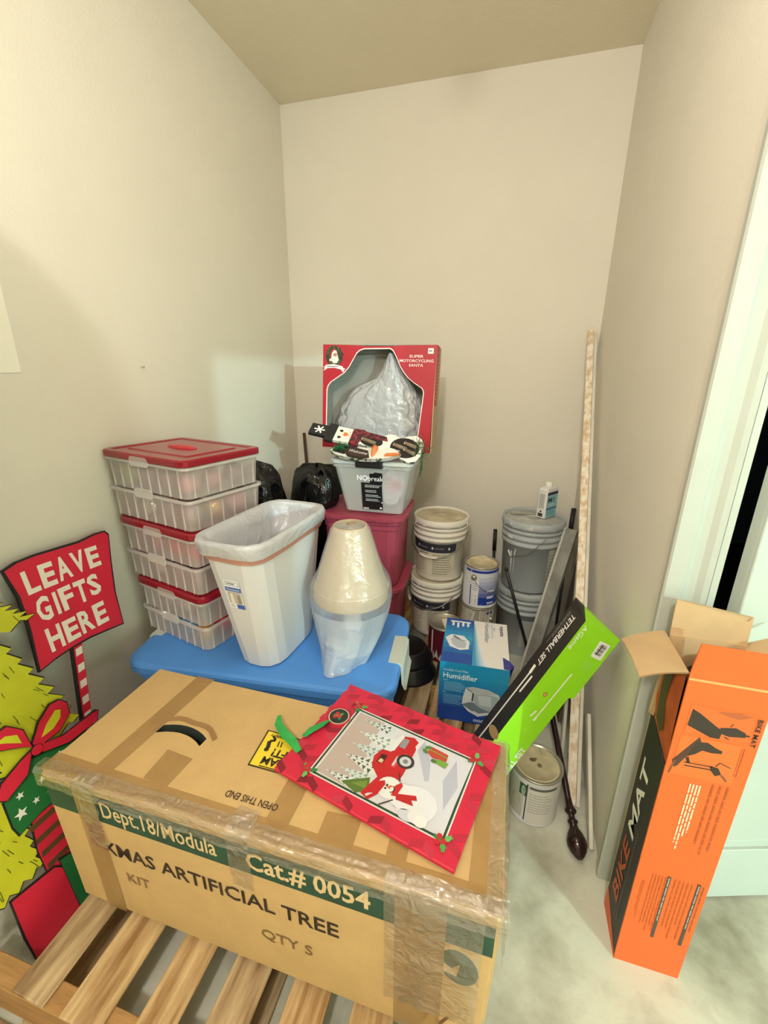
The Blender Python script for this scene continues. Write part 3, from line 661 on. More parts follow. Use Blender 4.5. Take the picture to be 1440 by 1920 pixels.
for nm, lab, c, r_, m_, sc in (('gift_wrap', 'crumpled pink and white wrapping seen inside the clear tote', (.058, -.02, .095), .085, PINK, (.66, 1.0, 1.0)), ('tissue_bundle', 'grey white tissue bundle seen inside the clear tote', (-.06, -.01, .09), .085, GRYC, (.64, 1.0, .98))):
    t = thing(nm, lab, 'wrapping', tuple(ct.matrix_basis @ Vector(c)))
    b = bmesh.new(); bmesh.ops.create_icosphere(b, subdivisions=3, radius=r_)
    for x in b.verts: x.co = Vector((x.co.x * sc[0], x.co.y * sc[1], x.co.z * sc[2])) * (1 + .16 * noise.noise(x.co * 30))
    g = Geo(); g.bm(b, m_, False); g.build('paper', t)

# ------------------------------------------------------------------ black rubbish bags
BAGB = film_mat('bag_black', '#0f0f11', 1.0, .10, 11, 1.0, .16, .02)
def black_bag(label, c, prof, sq, seed, knot):
    t = thing('garbage_bag', label, 'garbage bag', c, 0, 'black garbage bags'); g = Geo()
    zmax = prof[0][0]
    def f(a, b_):
        tt = 2 * math.pi * a; z = zmax * (1 - b_); r = prof[-1][1]
        for (z0, r0), (z1, r1) in zip(prof, prof[1:]):
            if z <= z0 and z >= z1: r = r0 + (r1 - r0) * (z0 - z) / max(1e-6, z0 - z1); break
        q = Vector((math.cos(tt), math.sin(tt), z * 5))
        wv = noise.noise(q * 1.4 + Vector((seed, 0, 0))) * .14 + abs(noise.noise(Vector((q.x * 4, q.y * 4, z * 7 + seed)))) * .10
        r *= 1 + wv; return (r * math.cos(tt) * sq[0], r * math.sin(tt) * sq[1], max(.001, z + .03 * noise.noise(q * 1.8 + Vector((0, seed, 0))) * (z > .05)))
    g.grid(f, 56, 40, BAGB); g.build('body', t)
    if knot:
        g = Geo()
        def k(a, b_):
            tt = 2 * math.pi * a; r = (.035 + .02 * b_) * (1 + .3 * math.sin(5 * tt + seed)); return (knot[0] + r * math.cos(tt) + b_ * knot[3], knot[1] + r * math.sin(tt), knot[2] + .09 * b_)
        g.grid(k, 24, 8, BAGB); g.build('gathered_neck', t)
    return t
black_bag('black garbage bag behind the clear ornament boxes, against the side wall', (-1.10, 1.73, .1345), [(.90, .0), (.89, .055), (.83, .095), (.74, .115), (.62, .125), (.3, .13), (.05, .13), (0, .10)], (1.0, 1.1), 3.1, None)
black_bag('black garbage bag with a wide flat top beside the snowman sign hat', (-1.00, 2.16, .1345), [(.825, 0), (.822, .08), (.80, .118), (.74, .135), (.66, .135), (.4, .13), (.1, .125), (0, .10)], (1.0, 1.15), 8.4, None)
black_bag('small black garbage bag lump on the upper red tote beside the clear tote', (-.800, 1.775, .8445), [(.165, 0), (.16, .035), (.13, .062), (.08, .072), (.03, .070), (0, .055)], (1.0, 1.15), 5.2, None)

# ------------------------------------------------------------------ red window carton with the bagged toy in it
WRED = mat('carton_red', '#b81f31', .45, vary=.04, scale=20); GREYIN = mat('carton_grey', '#9a9b92', .8)
SX, SY, SZ = .522, .125, .462
tb = thing('toy_carton', 'red window carton lettered for a motorcycling toy, standing on the clear tote', 'box', (-.588, 1.915, CT_Z + .2530)); tb.rotation_euler = (R(-5), R(.6), R(1))
FO = frame((-SX / 2, 0, 0), (1, 0, 0), (0, 0, 1))
wnd = [(.04, .1), (.045, .57), (.055, .61), (.08, .645), (.2, .733), (.245, .79), (.285, .867), (.31, .915), (.335, .94), (.375, .956), (.60, .96), (.625, .945), (.643, .915), (.67, .86), (.695, .8), (.725, .75), (.765, .7), (.82, .655), (.887, .61), (.9, .585), (.903, .555), (.885, .3), (.87, .1)]
def sf(P): return [(p[0] * SX, p[1] * SZ) for p in P]
vs, fs = ring2d([(0, 0), (SX * .985, 0), (SX, SZ), (SX * .66, SZ * .992), (SX * .62, SZ * .985), (SX * .37, SZ * .985), (SX * .34, SZ * .992), (0, SZ)], sf(wnd)[::-1], .0015, FO)
g = Geo(); g.add(vs, fs, WRED); fp = g.build('front_panel', tb)
g = Geo(); c_ = (.5, .5)
def off(p, e): return (c_[0] + (p[0] - c_[0]) * (1 + e), c_[1] + (p[1] - c_[1]) * (1 + e))
d = Decal(flat_map(FO @ Matrix.Translation((0, 0, .0016)))); n = len(wnd); A = sf([off(p, .022) for p in wnd]); B_ = sf(wnd)
for i in range(n - 1): d.poly([B_[i], A[i], A[i + 1], B_[i + 1]], '#f2e6e2', 0)
cx, cy = .105 * SX, .89 * SZ
d.ell(cx, cy, .041, .045, '#3c3a24', .5, 24)
rg = random.Random(9)
for i in range(40):
    a = rg.uniform(0, 6.28); r_ = rg.uniform(.028, .043); d.ell(cx + r_ * math.cos(a), cy + r_ * 1.08 * math.sin(a), .005, .0035, rg.choice(['#59603a', '#2a2b1b', '#6a5a36', '#4a5230']), .7 + i * .005, 8, a)
d.poly([(cx - .022, cy + .004), (cx - .014, cy + .026), (cx + .002, cy + .034), (cx + .004, cy + .024), (cx - .012, cy + .010), (cx - .016, cy - .012)], '#a81c2b', 1.2)
d.poly([(cx - .012, cy + .012), (cx - .002, cy + .026), (cx + .01, cy + .024), (cx + .015, cy + .008), (cx + .022, cy - .016), (cx + .012, cy - .030), (cx - .004, cy - .030), (cx - .016, cy - .018)], '#ece6e2', 1.4)
d.ell(cx + .004, cy + .006, .010, .008, '#c98f80', 1.6); d.ell(cx + .0005, cy + .008, .0018, .0018, '#3a2722', 1.8, 8); d.ell(cx + .008, cy + .0085, .0018, .0018, '#3a2722', 1.8, 8); d.ell(cx + .0045, cy + .003, .0028, .0024, '#b96a5c', 1.8, 8)
d.ell(cx - .019, cy - .016, .005, .006, '#ece6e2', 1.5)
by = cy - .052
d.poly([(cx - .052, by - .012), (cx - .046, by), (cx - .052, by + .006), (cx - .036, by + .010), (cx - .036, by - .004)], '#eddfe2', 1.2); d.poly([(cx + .056, by - .022), (cx + .046, by - .012), (cx + .054, by - .002), (cx + .038, by + .004), (cx + .036, by - .012)], '#eddfe2', 1.2)
d.poly([(cx - .042, by + .014), (cx, by + .018), (cx + .042, by + .008), (cx + .042, by - .008), (cx, by + .002), (cx - .042, by - .001)], '#f6ecec', 1.5)
d.small(cx - .034, by + .003, cx + .036, by + .012, 1, '#8a7f96', 2, .5)
for tx, v, wd in (('SUPER', .885, .063), ('MOTORCYCLING', .845, .150), ('SANTA', .805, .064)): d.text(tx, (.83 if tx != 'MOTORCYCLING' else .832) * SX, v * SZ, .016, '#f3e3e1', 1, bold=.02, width=wd, cx=True)
d.rect(.925 * SX, .92 * SZ, .972 * SX, .97 * SZ, '#efeff2', 1); d.small(.932 * SX, .932 * SZ, .966 * SX, .958 * SZ, 1, '#5f6fb0', 1.5)
d.ell(.885 * SX, .05 * SZ, .009, .009, '#d6b431', 1)
d.build('front_print', tb)
g = Geo(); th = .004
g.box((-SX / 2, SY - th, 0), (SX / 2, SY, SZ), GREYIN); g.box((-SX / 2, .0018, 0), (-SX / 2 + th, SY - th, SZ), GREYIN); g.box((-SX / 2 + th, .0018, 0), (SX / 2 - th, SY - th, th), GREYIN); g.box((-SX / 2 + th, .0018, SZ - th), (SX / 2 - th, SY - th, SZ), GREYIN)
g.build('tray', tb)
g = Geo(); g.box((SX / 2 - th, .0018, 0), (SX / 2, SY, SZ), mat('carton_side', '#cbb28d', .7)); sd = g.build('side_panel', tb)
d = Decal(flat_map(frame((SX / 2, 0, 0), (0, 1, 0), (0, 0, 1)))); d.rect(.002, SZ * .45, .075, SZ, '#b83a42', 0); d.small(.02, SZ * .5, .06, SZ * .9, 12, '#d79a90', 1, .4); d.build('side_print', sd)
WBAG = film_mat('bag_white', '#d9dbdf', .96, .2, 15, 1.0, .2, .014)
pb = thing('plastic_bag', 'crumpled white plastic bag around the toy inside the red window carton', 'plastic bag', tuple(tb.location)); pb.rotation_euler = tb.rotation_euler
g = Geo()
def f(a, b_):
    z = .01 + .42 * b_; tz = b_
    sil = ((0, -.225, .225), (.12, -.225, .22), (.25, -.225, .215), (.40, -.20, .205), (.55, -.155, .185), (.66, -.11, .16), (.74, -.03, .13), (.82, .0, .105), (.92, .02, .085), (1.0, .04, .06))
    for (t0, a0, b0), (t1, a1, b1) in zip(sil, sil[1:]):
        if t0 <= tz <= t1: q = (tz - t0) / (t1 - t0); lo = a0 + (a1 - a0) * q; hi = b0 + (b1 - b0) * q; break
    tt = 2 * math.pi * a; cxx = (lo + hi) / 2; rx = (hi - lo) / 2
    wv = noise.noise(Vector((math.cos(tt) * 2, math.sin(tt) * 2, tz * 5))) * .06 + abs(noise.noise(Vector((math.cos(tt) * 6 + tz * 2, math.sin(tt) * 5, tz * 6)))) * .16 - abs(noise.noise(Vector((math.cos(tt) * 3 - tz * 5, math.sin(tt) * 6, tz * 3 + 7)))) * .12
    return (cxx + rx * math.cos(tt) * (.96 + wv), .060 + .050 * math.sin(tt) * (.9 + wv), z + .012 * wv)
g.grid(f, 110, 70, WBAG); g.build('film', pb)

# ------------------------------------------------------------------ snowman signs on the clear tote
sm = thing('snowman_sign', 'long flat wooden snowman sign with black hat and plaid scarf, tilted across the clear tote', 'sign', (-.588, 1.762, 1.166))
U_ = Vector((.478, .03, -.078)).normalized(); SMF = frame((0, 0, 0), U_, Vector((0, .80, .60)))
WHT = mat('sign_white', '#ece9de', .6, vary=.05, scale=30); HAT = mat('sign_black', '#232022', .7, vary=.3, scale=60); EDGE = mat('sign_edge', '#b9b7aa', .7, col2='#3a3732', scale=40, ramp=(.42, .52))
out = [(-.085, .030), (-.02, .034), (.02, .034), (.05, .030), (.07, .036), (.10, .060), (.13, .056), (.152, .046), (.175, .066), (.21, .080), (.238, .066), (.252, .035), (.256, 0)]
out = out + [(x, -y) for x, y in out[::-1][1:]]
g = Geo(); g.prism(out, -.011, .0, EDGE, SMF); g.prism([(x * .995, y * .97) for x, y in out], .0001, .002, WHT, SMF); g.build('body', sm)
g = Geo(); g.prism([(-.245, .030), (-.17, .032), (-.168, .050), (-.132, .050), (-.130, -.050), (-.166, -.050), (-.168, -.032), (-.245, -.030)], -.011, .004, HAT, SMF); hat = g.build('hat', sm)
g = Geo(); g.prism([(-.1295, .042), (-.06, .040), (-.0595, -.040), (-.1295, -.042)], -.011, .003, WHT, SMF); fc = g.build('face', sm)
d = Decal(flat_map(SMF @ Matrix.Translation((0, 0, .004))))
for k in range(6): a = k * math.pi / 3; d.line((-.203, 0), (-.203 + .024 * math.cos(a), .022 * math.sin(a)), .007, '#f3f0ea', .2 + .1 * k)
d.build('snowflake_print', hat)
d = Decal(flat_map(SMF @ Matrix.Translation((0, 0, .003))))
for v in (.018, -.020): d.ell(-.108, v, .008, .007, '#1d1b1b', .3)
d.poly([(-.096, .012), (-.082, .014), (-.070, .002), (-.083, -.010), (-.094, -.006)], '#d9752e', .4)
for i in range(7): a = -.9 + .3 * i; d.ell(-.083 + .017 * math.cos(a), .002 + .028 * math.sin(a), .0018, .0018, '#39312e', .4, 8)
d.build('face_print', fc)
PLD = mat('plaid', '#8d2a34', .8, col2='#3c2226', scale=60, ramp=(.46, .54))
g = Geo(); g.prism([(-.059, .044), (-.015, .048), (.0, .040), (.09, .034), (.10, .012), (-.01, .008), (-.02, -.044), (-.059, -.042)], -.011, .006, PLD, SMF); g.build('scarf', sm)
STK = mat('twig', '#8f7c66', .8, vary=.3, scale=40); DK = mat('recess_dark', '#2a211d', .9); PINE = mat('pine_green', '#4d6a35', .8, vary=.3, scale=50)
g = Geo()
for cx_, rx, ry in ((.032, .05, .030), (.178, .062, .056)): g.prism([(cx_ + rx * math.cos(t), -.004 + ry * math.sin(t)) for t in [2 * math.pi * i / 24 for i in range(24)]], .002, .0035, DK, SMF)
g.build('recess', sm)
for cx_, cy_, L_ in ((.025, -.012, .06), (.16, -.008, .055), (.20, .012, .05), (.205, -.025, .045)):
    g = Geo(); p = [SMF @ Vector((cx_ - L_ / 2, cy_ + .004, .010)), SMF @ Vector((cx_ + L_ / 2, cy_ - .008, .010))]; g.tube(p, .0085, STK, 10); q = (p[0] - p[1]).normalized() * .003
    g.tube([p[0] - q * .2, p[0] + q], .0070, WHT, 10); g.build('twig', sm)
g = Geo(); rg = random.Random(4)
for i in range(46):
    p = SMF @ Vector((rg.uniform(.215, .262), rg.uniform(-.03, .05), .006)); q = Vector((rg.uniform(-.3, 1), rg.uniform(-.8, .5), rg.uniform(-.9, .8))).normalized() * rg.uniform(.02, .05); g.tube([p, p + q], [.0016, .0006], PINE, 4)
for i in range(3): p = SMF @ Vector((.25, -.03 + .02 * i, .0)); g.tube([p, p + Vector((.006, -.015, -.04)), p + Vector((.004, -.016, -.085))], .002, PINE, 5)
o = g.build('greenery', sm); o['kind'] = 'stuff'
s2_ = thing('welcome_sign', 'round snowman welcome sign lying under the long snowman sign', 'sign', (-.575, 1.722, CT_Z + .274)); S2F = frame((0, 0, 0), (1, 0, 0), (0, .9, .42)) @ Matrix.Translation((0, 0, .006))
g = Geo(); g.prism([(.155 * math.cos(t) * (1 + .06 * math.sin(3 * t)) , .052 * math.sin(t)) for t in [2 * math.pi * i / 30 for i in range(30)]], -.014, 0, EDGE, S2F); g.prism([(.15 * math.cos(t), .049 * math.sin(t)) for t in [2 * math.pi * i / 30 for i in range(30)]], .0001, .002, WHT, S2F); g.build('body', s2_)
g = Geo(); g.prism([(-.06, -.045), (-.085, -.015), (-.07, .02), (.02, -.005), (.035, -.045), (.0, -.056)], .002, .010, mat('banner_brown', '#3a2a22', .7), S2F); bn = g.build('banner', s2_)
d = Decal(flat_map(S2F @ Matrix.Translation((0, 0, .010)))); d.text('Welcome', -.064, -.018, .026, '#f4f0e8', .4, rot=-.22, width=.088, shear=.2); d.build('lettering', bn)
g = Geo(); g.prism([(-.138, -.012), (-.08, -.03), (-.072, .022), (-.13, .022)], .002, .008, HAT, S2F); g.build('hat', s2_)
g = Geo()
for i in range(60):
    p = S2F @ Vector((rg.uniform(-.125, -.085), rg.uniform(-.015, .02), .010)); q = Vector((rg.uniform(-1, 1), rg.uniform(-1, .4), rg.uniform(-.2, 1))).normalized() * rg.uniform(.015, .035); g.tube([p, p + q], [.0018, .0006], mat('fir_green', '#1f6b3c', .7), 4)
o = g.build('greenery', s2_); o['kind'] = 'stuff'
ORN = mat('carrot_orange', '#dd7f45', .6)
g = Geo(); g.lathe([(.013, 0), (.012, .02), (.007, .045), (.001, .06)], ORN, 12, (0, 0, 0), S2F @ Matrix.Translation((.045, .02, .012)) @ Matrix.Rotation(R(100), 4, 'X'), True, True); g.build('nose', s2_)
g = Geo(); g.prism([(.095, -.030), (.15, -.022), (.155, -.004), (.10, -.012)], .002, .008, ORN, S2F); g.build('feet', s2_)

# ------------------------------------------------------------------ paint pails and cans
PAIL = mat('pail_white', '#e8e4d8', .5, vary=.10, scale=9); GREYP = mat('pail_grey', '#afb5b8', .5, vary=.06, scale=8); WIRE = mat('wire', '#8d8d8a', .35, .9)
DUST = mat('lid_dusty', '#cdc3a6', .7, col2='#a3977a', scale=14, ramp=(.3, .6)); DUSTG = mat('lid_grey_dusty', '#b9bbb4', .6, col2='#9c9f9e', scale=16)
SPLAT = '#dcdedb'
def bail(g, r, z, sag, a0, a1, mw=WIRE, rr=.0028, grip=None, mg=None):
    P = []
    for i in range(25):
        t = i / 24; a = a0 + (a1 - a0) * t; k = math.sin(math.pi * t)
        P.append((r * (1 + .05 * k) * math.sin(a), -r * (1 + .05 * k) * math.cos(a), z - sag * k ** .8))
    g.tube(P, rr, mw, 6)
    return P
def pail(label, loc, r, h, m, lidm, grp, rz=0):
    t = thing('paint_pail', label, 'pail', loc, rz, grp)
    rb_ = r * .86
    def rad(z): return rb_ + (r * .955 - rb_) * z / h
    g = Geo(); g.lathe([(rb_ * .93, .0), (rb_ * .985, .001), (rb_, .006), (rad(h * .66), h * .66), (r * .975, h * .665), (r * .98, h * .70), (rad(h * .71) , h * .705), (rad(h * .74), h * .74), (r * .985, h * .745), (r * .99, h * .79), (rad(h * .8), h * .795), (rad(h * .83), h * .83), (r * .99, h * .835), (r * .995, h * .875), (rad(h * .88), h * .88), (rad(h * .95), h * .95)], m, 44, cap0=True); g.build('body', t)
    g = Geo(); g.lathe([(r * .965, h * .895), (r * 1.0, h * .897), (r * 1.008, h * .93), (r * 1.0, h * .995), (r * .975, h), (r * .935, h * .997), (r * .92, h * .972)], m if lidm is not DUSTG else GREYP, 44)
    g.lathe([(r * .92, h * .972), (r * .30, h * .974), (r * .28, h * .981), (r * .20, h * .981), (r * .19, h * .974), (0, h * .974)], lidm, 44); ld = g.build('lid', t)
    g = Geo()
    for i in range(14):
        a = i * 2 * math.pi / 14 + .2; x, y = r * 1.006 * math.sin(a), -r * 1.006 * math.cos(a); Mz = Matrix.Translation((x, y, h * .915)) @ Matrix.Rotation(a, 4, 'Z'); g.box((-.0015, -.003, -.006), (.0015, .002, .012), m, 0, Mz)
    g.build('pull_tab', ld)
    return t, rad
def pail_label(t, rad, h, r, seed):
    d = Decal(cyl_map((0, 0, 0), rad(0), 0, rad(h), h)); sx = 1
    d.rect(-1.0, h * .08, 1.0, h * .52, '#cfc8b2', 0, 26); d.rect(-1.05, h * .49, 1.05, h * .635, '#2e2d38', .4, 26)
    for a in (-.55, .1, .75): d.ell(a, h * .56, .04, h * .022, '#d9d7d2', 1, 10)
    d.small(-.45, h * .545, .02, h * .575, 1, '#8e8d99', 1); d.small(.18, h * .545, .68, h * .575, 1, '#8e8d99', 1)
    d.rect(-.12, h * .08, .10, h * .46, '#d9d3bf', .3, 4)
    for k, (a, c) in enumerate(((-.95, -.18), (.12, .95))): d.small(a, h * .11, c, h * .47, 9, '#8f8a78', 1, .35, False, seed + k)
    d.rect(-.5, h * .455, -.05, h * .468, '#4b4943', 1, 8)
    d.build('label', t)
PX, PY = -.285, 2.07
t, rad = pail('lower of two white paint pails, wire handle with a white grip hanging at one side', (PX - .008, PY - .012, .1345), .138, .312, PAIL, DUST, 'white paint pails', R(-16)); pail_label(t, rad, .312, .138, 3)
g = Geo(); P = bail(g, .142, .24, .075, R(-78), R(62)); g.tube(P[2:8], .006, PAIL, 8); g.build('handle', t)
t, rad = pail('upper of two white paint pails, dusty lid and wire handle in front', (PX, PY, .1345 + .3115), .138, .318, PAIL, DUST, 'white paint pails', R(-14)); pail_label(t, rad, .318, .138, 7)
g = Geo(); P = bail(g, .142, .252, .115, R(-86), R(92)); g.tube(P[9:15], .006, PAIL, 8); g.build('handle', t)
GX, GY = .166, 2.222
t, rad = pail('lower grey five gallon bucket standing on the concrete in the corner', (GX, GY, 0), .153, .375, GREYP, DUSTG, 'grey buckets')
d = Decal(cyl_map((0, 0, 0), rad(0), 0, rad(.375), .375)); d.rect(-.1, .06, .55, .22, '#a9aca6', 0, 10); d.build('label', t)
t, rad = pail('upper grey five gallon bucket with white paint drips and a bent wire handle', (GX, GY, .3745), .153, .375, GREYP, DUSTG, 'grey buckets')
d = Decal(cyl_map((0, 0, 0), rad(0), 0, rad(.375), .375)); d.rect(.62, .05, .95, .24, '#b4b3a6', 0, 8); d.small(.66, .07, .92, .22, 8, '#8f9089', 1)
d.poly([(-.80, .21), (-.73, .215), (-.70, .15), (-.72, .08), (-.75, .13)], SPLAT, .5); d.line((-.62, .2), (-.61, .1), .02, SPLAT, .5); d.poly([(-.64, .205), (-.58, .235), (-.56, .225), (-.6, .19)], SPLAT, .6)
d.build('label', t)
d = Decal(cyl_map((0, 0, 0), .1545, 0, .1545, .375)); d.poly([(-.85, .368), (-.05, .368), (-.06, .345), (-.3, .35), (-.6, .345), (-.8, .355)], '#c8cbc8', .3); d.poly([(-.9, .30), (-.65, .305), (-.68, .285), (-.85, .285)], '#d5d7d4', .3); d.line((.0, .34), (.005, .315), .015, SPLAT, .3); d.build('paint_drip', t)
g = Geo(); P = []
for i in range(17):
    q = i / 16; a = -.68 + 1.05 * q; P.append((.158 * math.sin(a), -.158 * math.cos(a) - .004, .19 + .115 * q ** 1.6 + .006 * math.sin(9 * q)))
g.tube(P, .0022, WIRE, 6); g.tube([P[0], (P[0][0] - .012, P[0][1], P[0][2] + .035)], .004, PAIL, 6); g.build('handle', t)
ps = Geo(); ps.box((-.06, -.007, 0), (.06, .007, .003), mat('stick_wood', '#b9b39c', .8, vary=.2, scale=30), .001)
tag(ps.build('stir_stick', None, (.105, 2.255, .3745 + .375 * .981 + .002), (0, 0, R(12))), 'flat grey paint stir stick lying on the grey bucket lid', 'stick')

TIN = mat('can_tin', '#b5b0a2', .35, .7, vary=.15, scale=20); TIND = mat('can_lid_stained', '#d2c7a8', .6, col2='#b3a37e', scale=18, ramp=(.35, .6))
CANW = mat('can_white', '#d9dade', .45, vary=.05, scale=12); CANG = mat('can_grimy', '#c6c1b2', .6, col2='#a29a86', scale=20, ramp=(.38, .6)); MAROON = mat('can_maroon', '#5a1525', .4)
def can(label, loc, r, h, m, lidm, rz=0, grp=None, rim=TIN):
    t = thing('paint_can', label, 'paint can', loc, rz, grp)
    g = Geo(); g.lathe([(r * .93, .004), (r * .97, 0), (r * 1.0, .002), (r, .006), (r * .985, .008), (r * .985, h - .008)], m, 40, cap0=True); g.build('body', t)
    g = Geo(); g.lathe([(r * .985, h - .009), (r * 1.015, h - .006), (r * 1.015, h - .001), (r * .99, h), (r * .92, h - .001), (r * .91, h - .006), (r * .87, h - .007)], rim, 40); g.build('rim', t)
    g = Geo(); g.lathe([(r * .87, h - .007), (r * .85, h - .003), (r * .82, h - .003), (r * .80, h - .0075), (0, h - .0075)], lidm, 40); g.build('lid', t)
    return t
CX, CY = -.066, 2.015
t = can('lower gallon paint can, grimy white label, beneath the blue and white can', (CX - .002, CY - .006, .1345), .084, .205, CANG, DUST, R(30), 'gallon cans on the pallet')
d = Decal(cyl_map((0, 0, 0), .0828, 0, .0828, .2)); d.rect(.05, .172, .5, .186, '#2b3a8f', 0, 8); d.rect(.25, .02, .55, .15, '#d6d3c8', .2, 6)
rg = random.Random(12)
for i in range(10): d.ell(rg.uniform(-.9, .3), rg.uniform(.05, .15), rg.uniform(.06, .2), rg.uniform(.01, .03), rg.choice(['#d8d6cf', '#e0dfd9', '#cfcbbd']), .4 + i * .04, 10, rg.uniform(0, 3))
d.build('label', t); g = Geo(); g.lathe([(.0, .012), (.011, .011), (.013, 0)], TIN, 14, (0, 0, 0), Matrix.Translation((.0829 * math.sin(.45), -.0829 * math.cos(.45), .14)) @ Matrix.Rotation(.45, 4, 'Z') @ Matrix.Rotation(R(90), 4, 'X')); bail(g, .087, .14, .09, -1.7, .45, WIRE, .0015); g.build('handle', t)
t = can('upper gallon paint can with blue and white label and a round handle lug', (CX, CY, .1345 + .2052), .084, .215, CANW, TIND, R(10), 'gallon cans on the pallet')
d = Decal(cyl_map((0, 0, 0), .0828, 0, .0828, .2)); NB = '#223a97'
d.rect(-1.1, .188, 1.3, .201, NB, 0, 26); d.rect(-.72, .188, -.68, .201, '#d9dade', .3)
for i in range(8):
    c1 = [lin('#d3d8e2')[k] + (lin('#22409f')[k] - lin('#d3d8e2')[k]) * min(1, i / 6) for k in range(3)]; mm = mat('can_blend_%d' % i, tuple(c1), .45)
    d.rect(-.22, .165 - i * .021, 1.5, .186 - i * .021, mm, .2, 20)
d.rect(-.72, .012, -.66, .12, NB, .4); d.rect(-.62, .012, -.20, .145, '#ecebe8', .5, 6); d.rect(-.56, .025, -.34, .05, '#2f2f33', .8)
for i in range(6): d.rect(-.55 + i * .036, .025, -.54 + i * .036, .05, '#ecebe8', 1)
d.rect(-.56, .06, -.34, .07, '#8f93a0', .8); d.small(-.58, .09, -.24, .135, 4, '#aaaabb', .8)
d.small(.28, .085, .85, .10, 1, '#e9ecf4', 1, .8, seed=2); d.small(.32, .052, .9, .068, 1, '#f2f4fa', 1, .8, seed=3); d.small(.34, .024, .9, .036, 1, '#e9ecf4', 1, .8, seed=8); d.poly([(.26, .086), (.32, .100), (.38, .088)], '#e9ecf4', 1.2)
d.build('label', t); g = Geo(); al = -.52; g.lathe([(.0, .014), (.008, .013), (.013, .008), (.0155, 0)], TIN, 16, (0, 0, 0), Matrix.Translation((.0829 * math.sin(al), -.0829 * math.cos(al), .162)) @ Matrix.Rotation(al, 4, 'Z') @ Matrix.Rotation(R(90), 4, 'X')); bail(g, .088, .162, .07, -.52, 1.6, WIRE, .0015); g.build('handle', t)
t = can('maroon paint can with a dull lid, half hidden behind the humidifier carton', (-.205, 1.81, .1345), .078, .18, MAROON, TIN, R(20)); d = Decal(cyl_map((0, 0, 0), .077, 0, .077, .2))
d.poly([(-1.0, .0), (-.9, .06), (-.8, .03), (-.68, .07), (-.55, .02), (-.4, .05), (-.3, 0)], '#cfcabb', 0); d.rect(-1.1, .0, -.98, .165, '#cfcabb', .2); d.build('label', t)
g = Geo(); g.box((-.012, -.06, .1745), (.028, .03, .1765), mat('paper_strip', '#e6dcc6', .8)); g.build('lid_sticker', t)
t = can('open concrete floor paint can with dirty cream lid and green and white label', (.197, 1.232, 0.0005), .083, .19, CANW, mat('lid_cream_dirty', '#cfc3a0', .7, col2='#9f9374', scale=10, ramp=(.3, .55)), R(-4))
d = Decal(cyl_map((0, 0, 0), .0818, 0, .0818, .2)); d.rect(-1.5, .02, -.42, .165, '#c2c0b0', 0, 14); d.rect(-.62, .115, -.28, .162, '#1f4b3a', .2, 5); d.rect(-.33, .015, -.28, .17, '#2f3a33', .3); d.rect(-.28, .01, 1.3, .168, '#d4d2cc', .1, 18)
d.rect(-.22, .155, .9, .165, '#5b5c58', .4, 12); d.small(-.2, .055, .75, .14, 8, '#a3a29b', .5, .35); d.ell(-.45, .135, .09, .022, '#9db09a', .5); d.ell(-.75, .08, .2, .03, '#9aa58c', .2); d.build('label', t)
d = Decal(flat_map(Matrix.Translation((0, 0, .183)))); d.ell(-.015, .012, .011, .008, '#6a5f49', 0, 9); d.ell(.008, -.004, .008, .009, '#7a6d54', .3, 9); d.ell(-.005, .02, .006, .003, '#5e533e', .3, 7); d.build('lid_stain', t)

# ------------------------------------------------------------------ adhesive bottle on the grey bucket
mb = thing('bottle', 'white flat bottle with a blue lettered label, standing on the grey bucket lid', 'bottle', (.2225, 2.2555, .3745 + .375 * .981 + .001), R(54))
g = Geo(); g.loft([[(x * s_, y * s_, z) for x, y in rrect(-.050, -.026, .050, .026, .008)] for s_, z in ((.96, 0), (1, .003), (1, .145), (.93, .152), (.4, .158))], mat('bottle_white', '#e4e3df', .4)); g.build('body', mb)
g = Geo(); g.lathe([(.017, .155), (.018, .158), (.018, .176), (.015, .179), (0, .179)], mat('cap_white', '#efeee6', .45), 20); g.build('cap', mb)
d = Decal(flat_map(frame((0, -.026, 0), (1, 0, 0), (0, 0, 1)))); d.rect(-.046, .004, .046, .132, '#8fc4cf'); d.rect(-.046, .120, .046, .134, '#23264f', .3); d.text('M1', -.036, .083, .034, '#1d2030', 1, bold=.02, width=.05); d.small(-.036, .062, .03, .076, 2, '#e4f1f3', 1); d.rect(-.046, .045, .046, .053, '#2d5f8f', .4); d.small(-.04, .015, .036, .04, 3, '#5f9aa8', 1)
d.build('label', mb)
d = Decal(flat_map(frame((-.050, 0, 0), (0, -1, 0), (0, 0, 1)))); d.rect(-.014, .05, .014, .125, '#b9b7b3'); d.rect(-.014, .008, .012, .026, '#3a3a3d'); d.ell(0, .035, .006, .005, '#3a3a3d'); d.build('label', mb)

# ------------------------------------------------------------------ humidifier carton
hb = thing('humidifier_carton', 'blue and white humidifier carton standing on the pallet boards', 'box', (-.049, 1.558, .1345), R(3))
HW, HD, HH = .128, .155, .266
HBL = mat('carton_blue', '#1a62ae', .4); g = Geo(); g.box((-HW, -HD, 0), (HW, HD, HH), HBL, .002); g.build('body', hb)
def blend(a, c, t, nm):
    A, B = lin(a), lin(c); return mat('blend_%s_%d' % (nm, round(t * 20)), tuple(A[k] + (B[k] - A[k]) * t for k in range(3)), .4)
d = Decal(flat_map(frame((0, -HD, 0), (1, 0, 0), (0, 0, 1))))
for i in range(12): d.rect(-HW, HH * i / 12, HW, HH * (i + 1) / 12, blend('#143f96', '#1b92c6', min(1, max(0, (i - 2) / 7)), 'hum'), 0)
d.text('Humidifier', -.113, .196, .034, '#f1f6fa', 1, bold=.012, width=.128); d.text('Invisible Cool Mist', -.113, .228, .014, '#dcecf5', 1, width=.092)
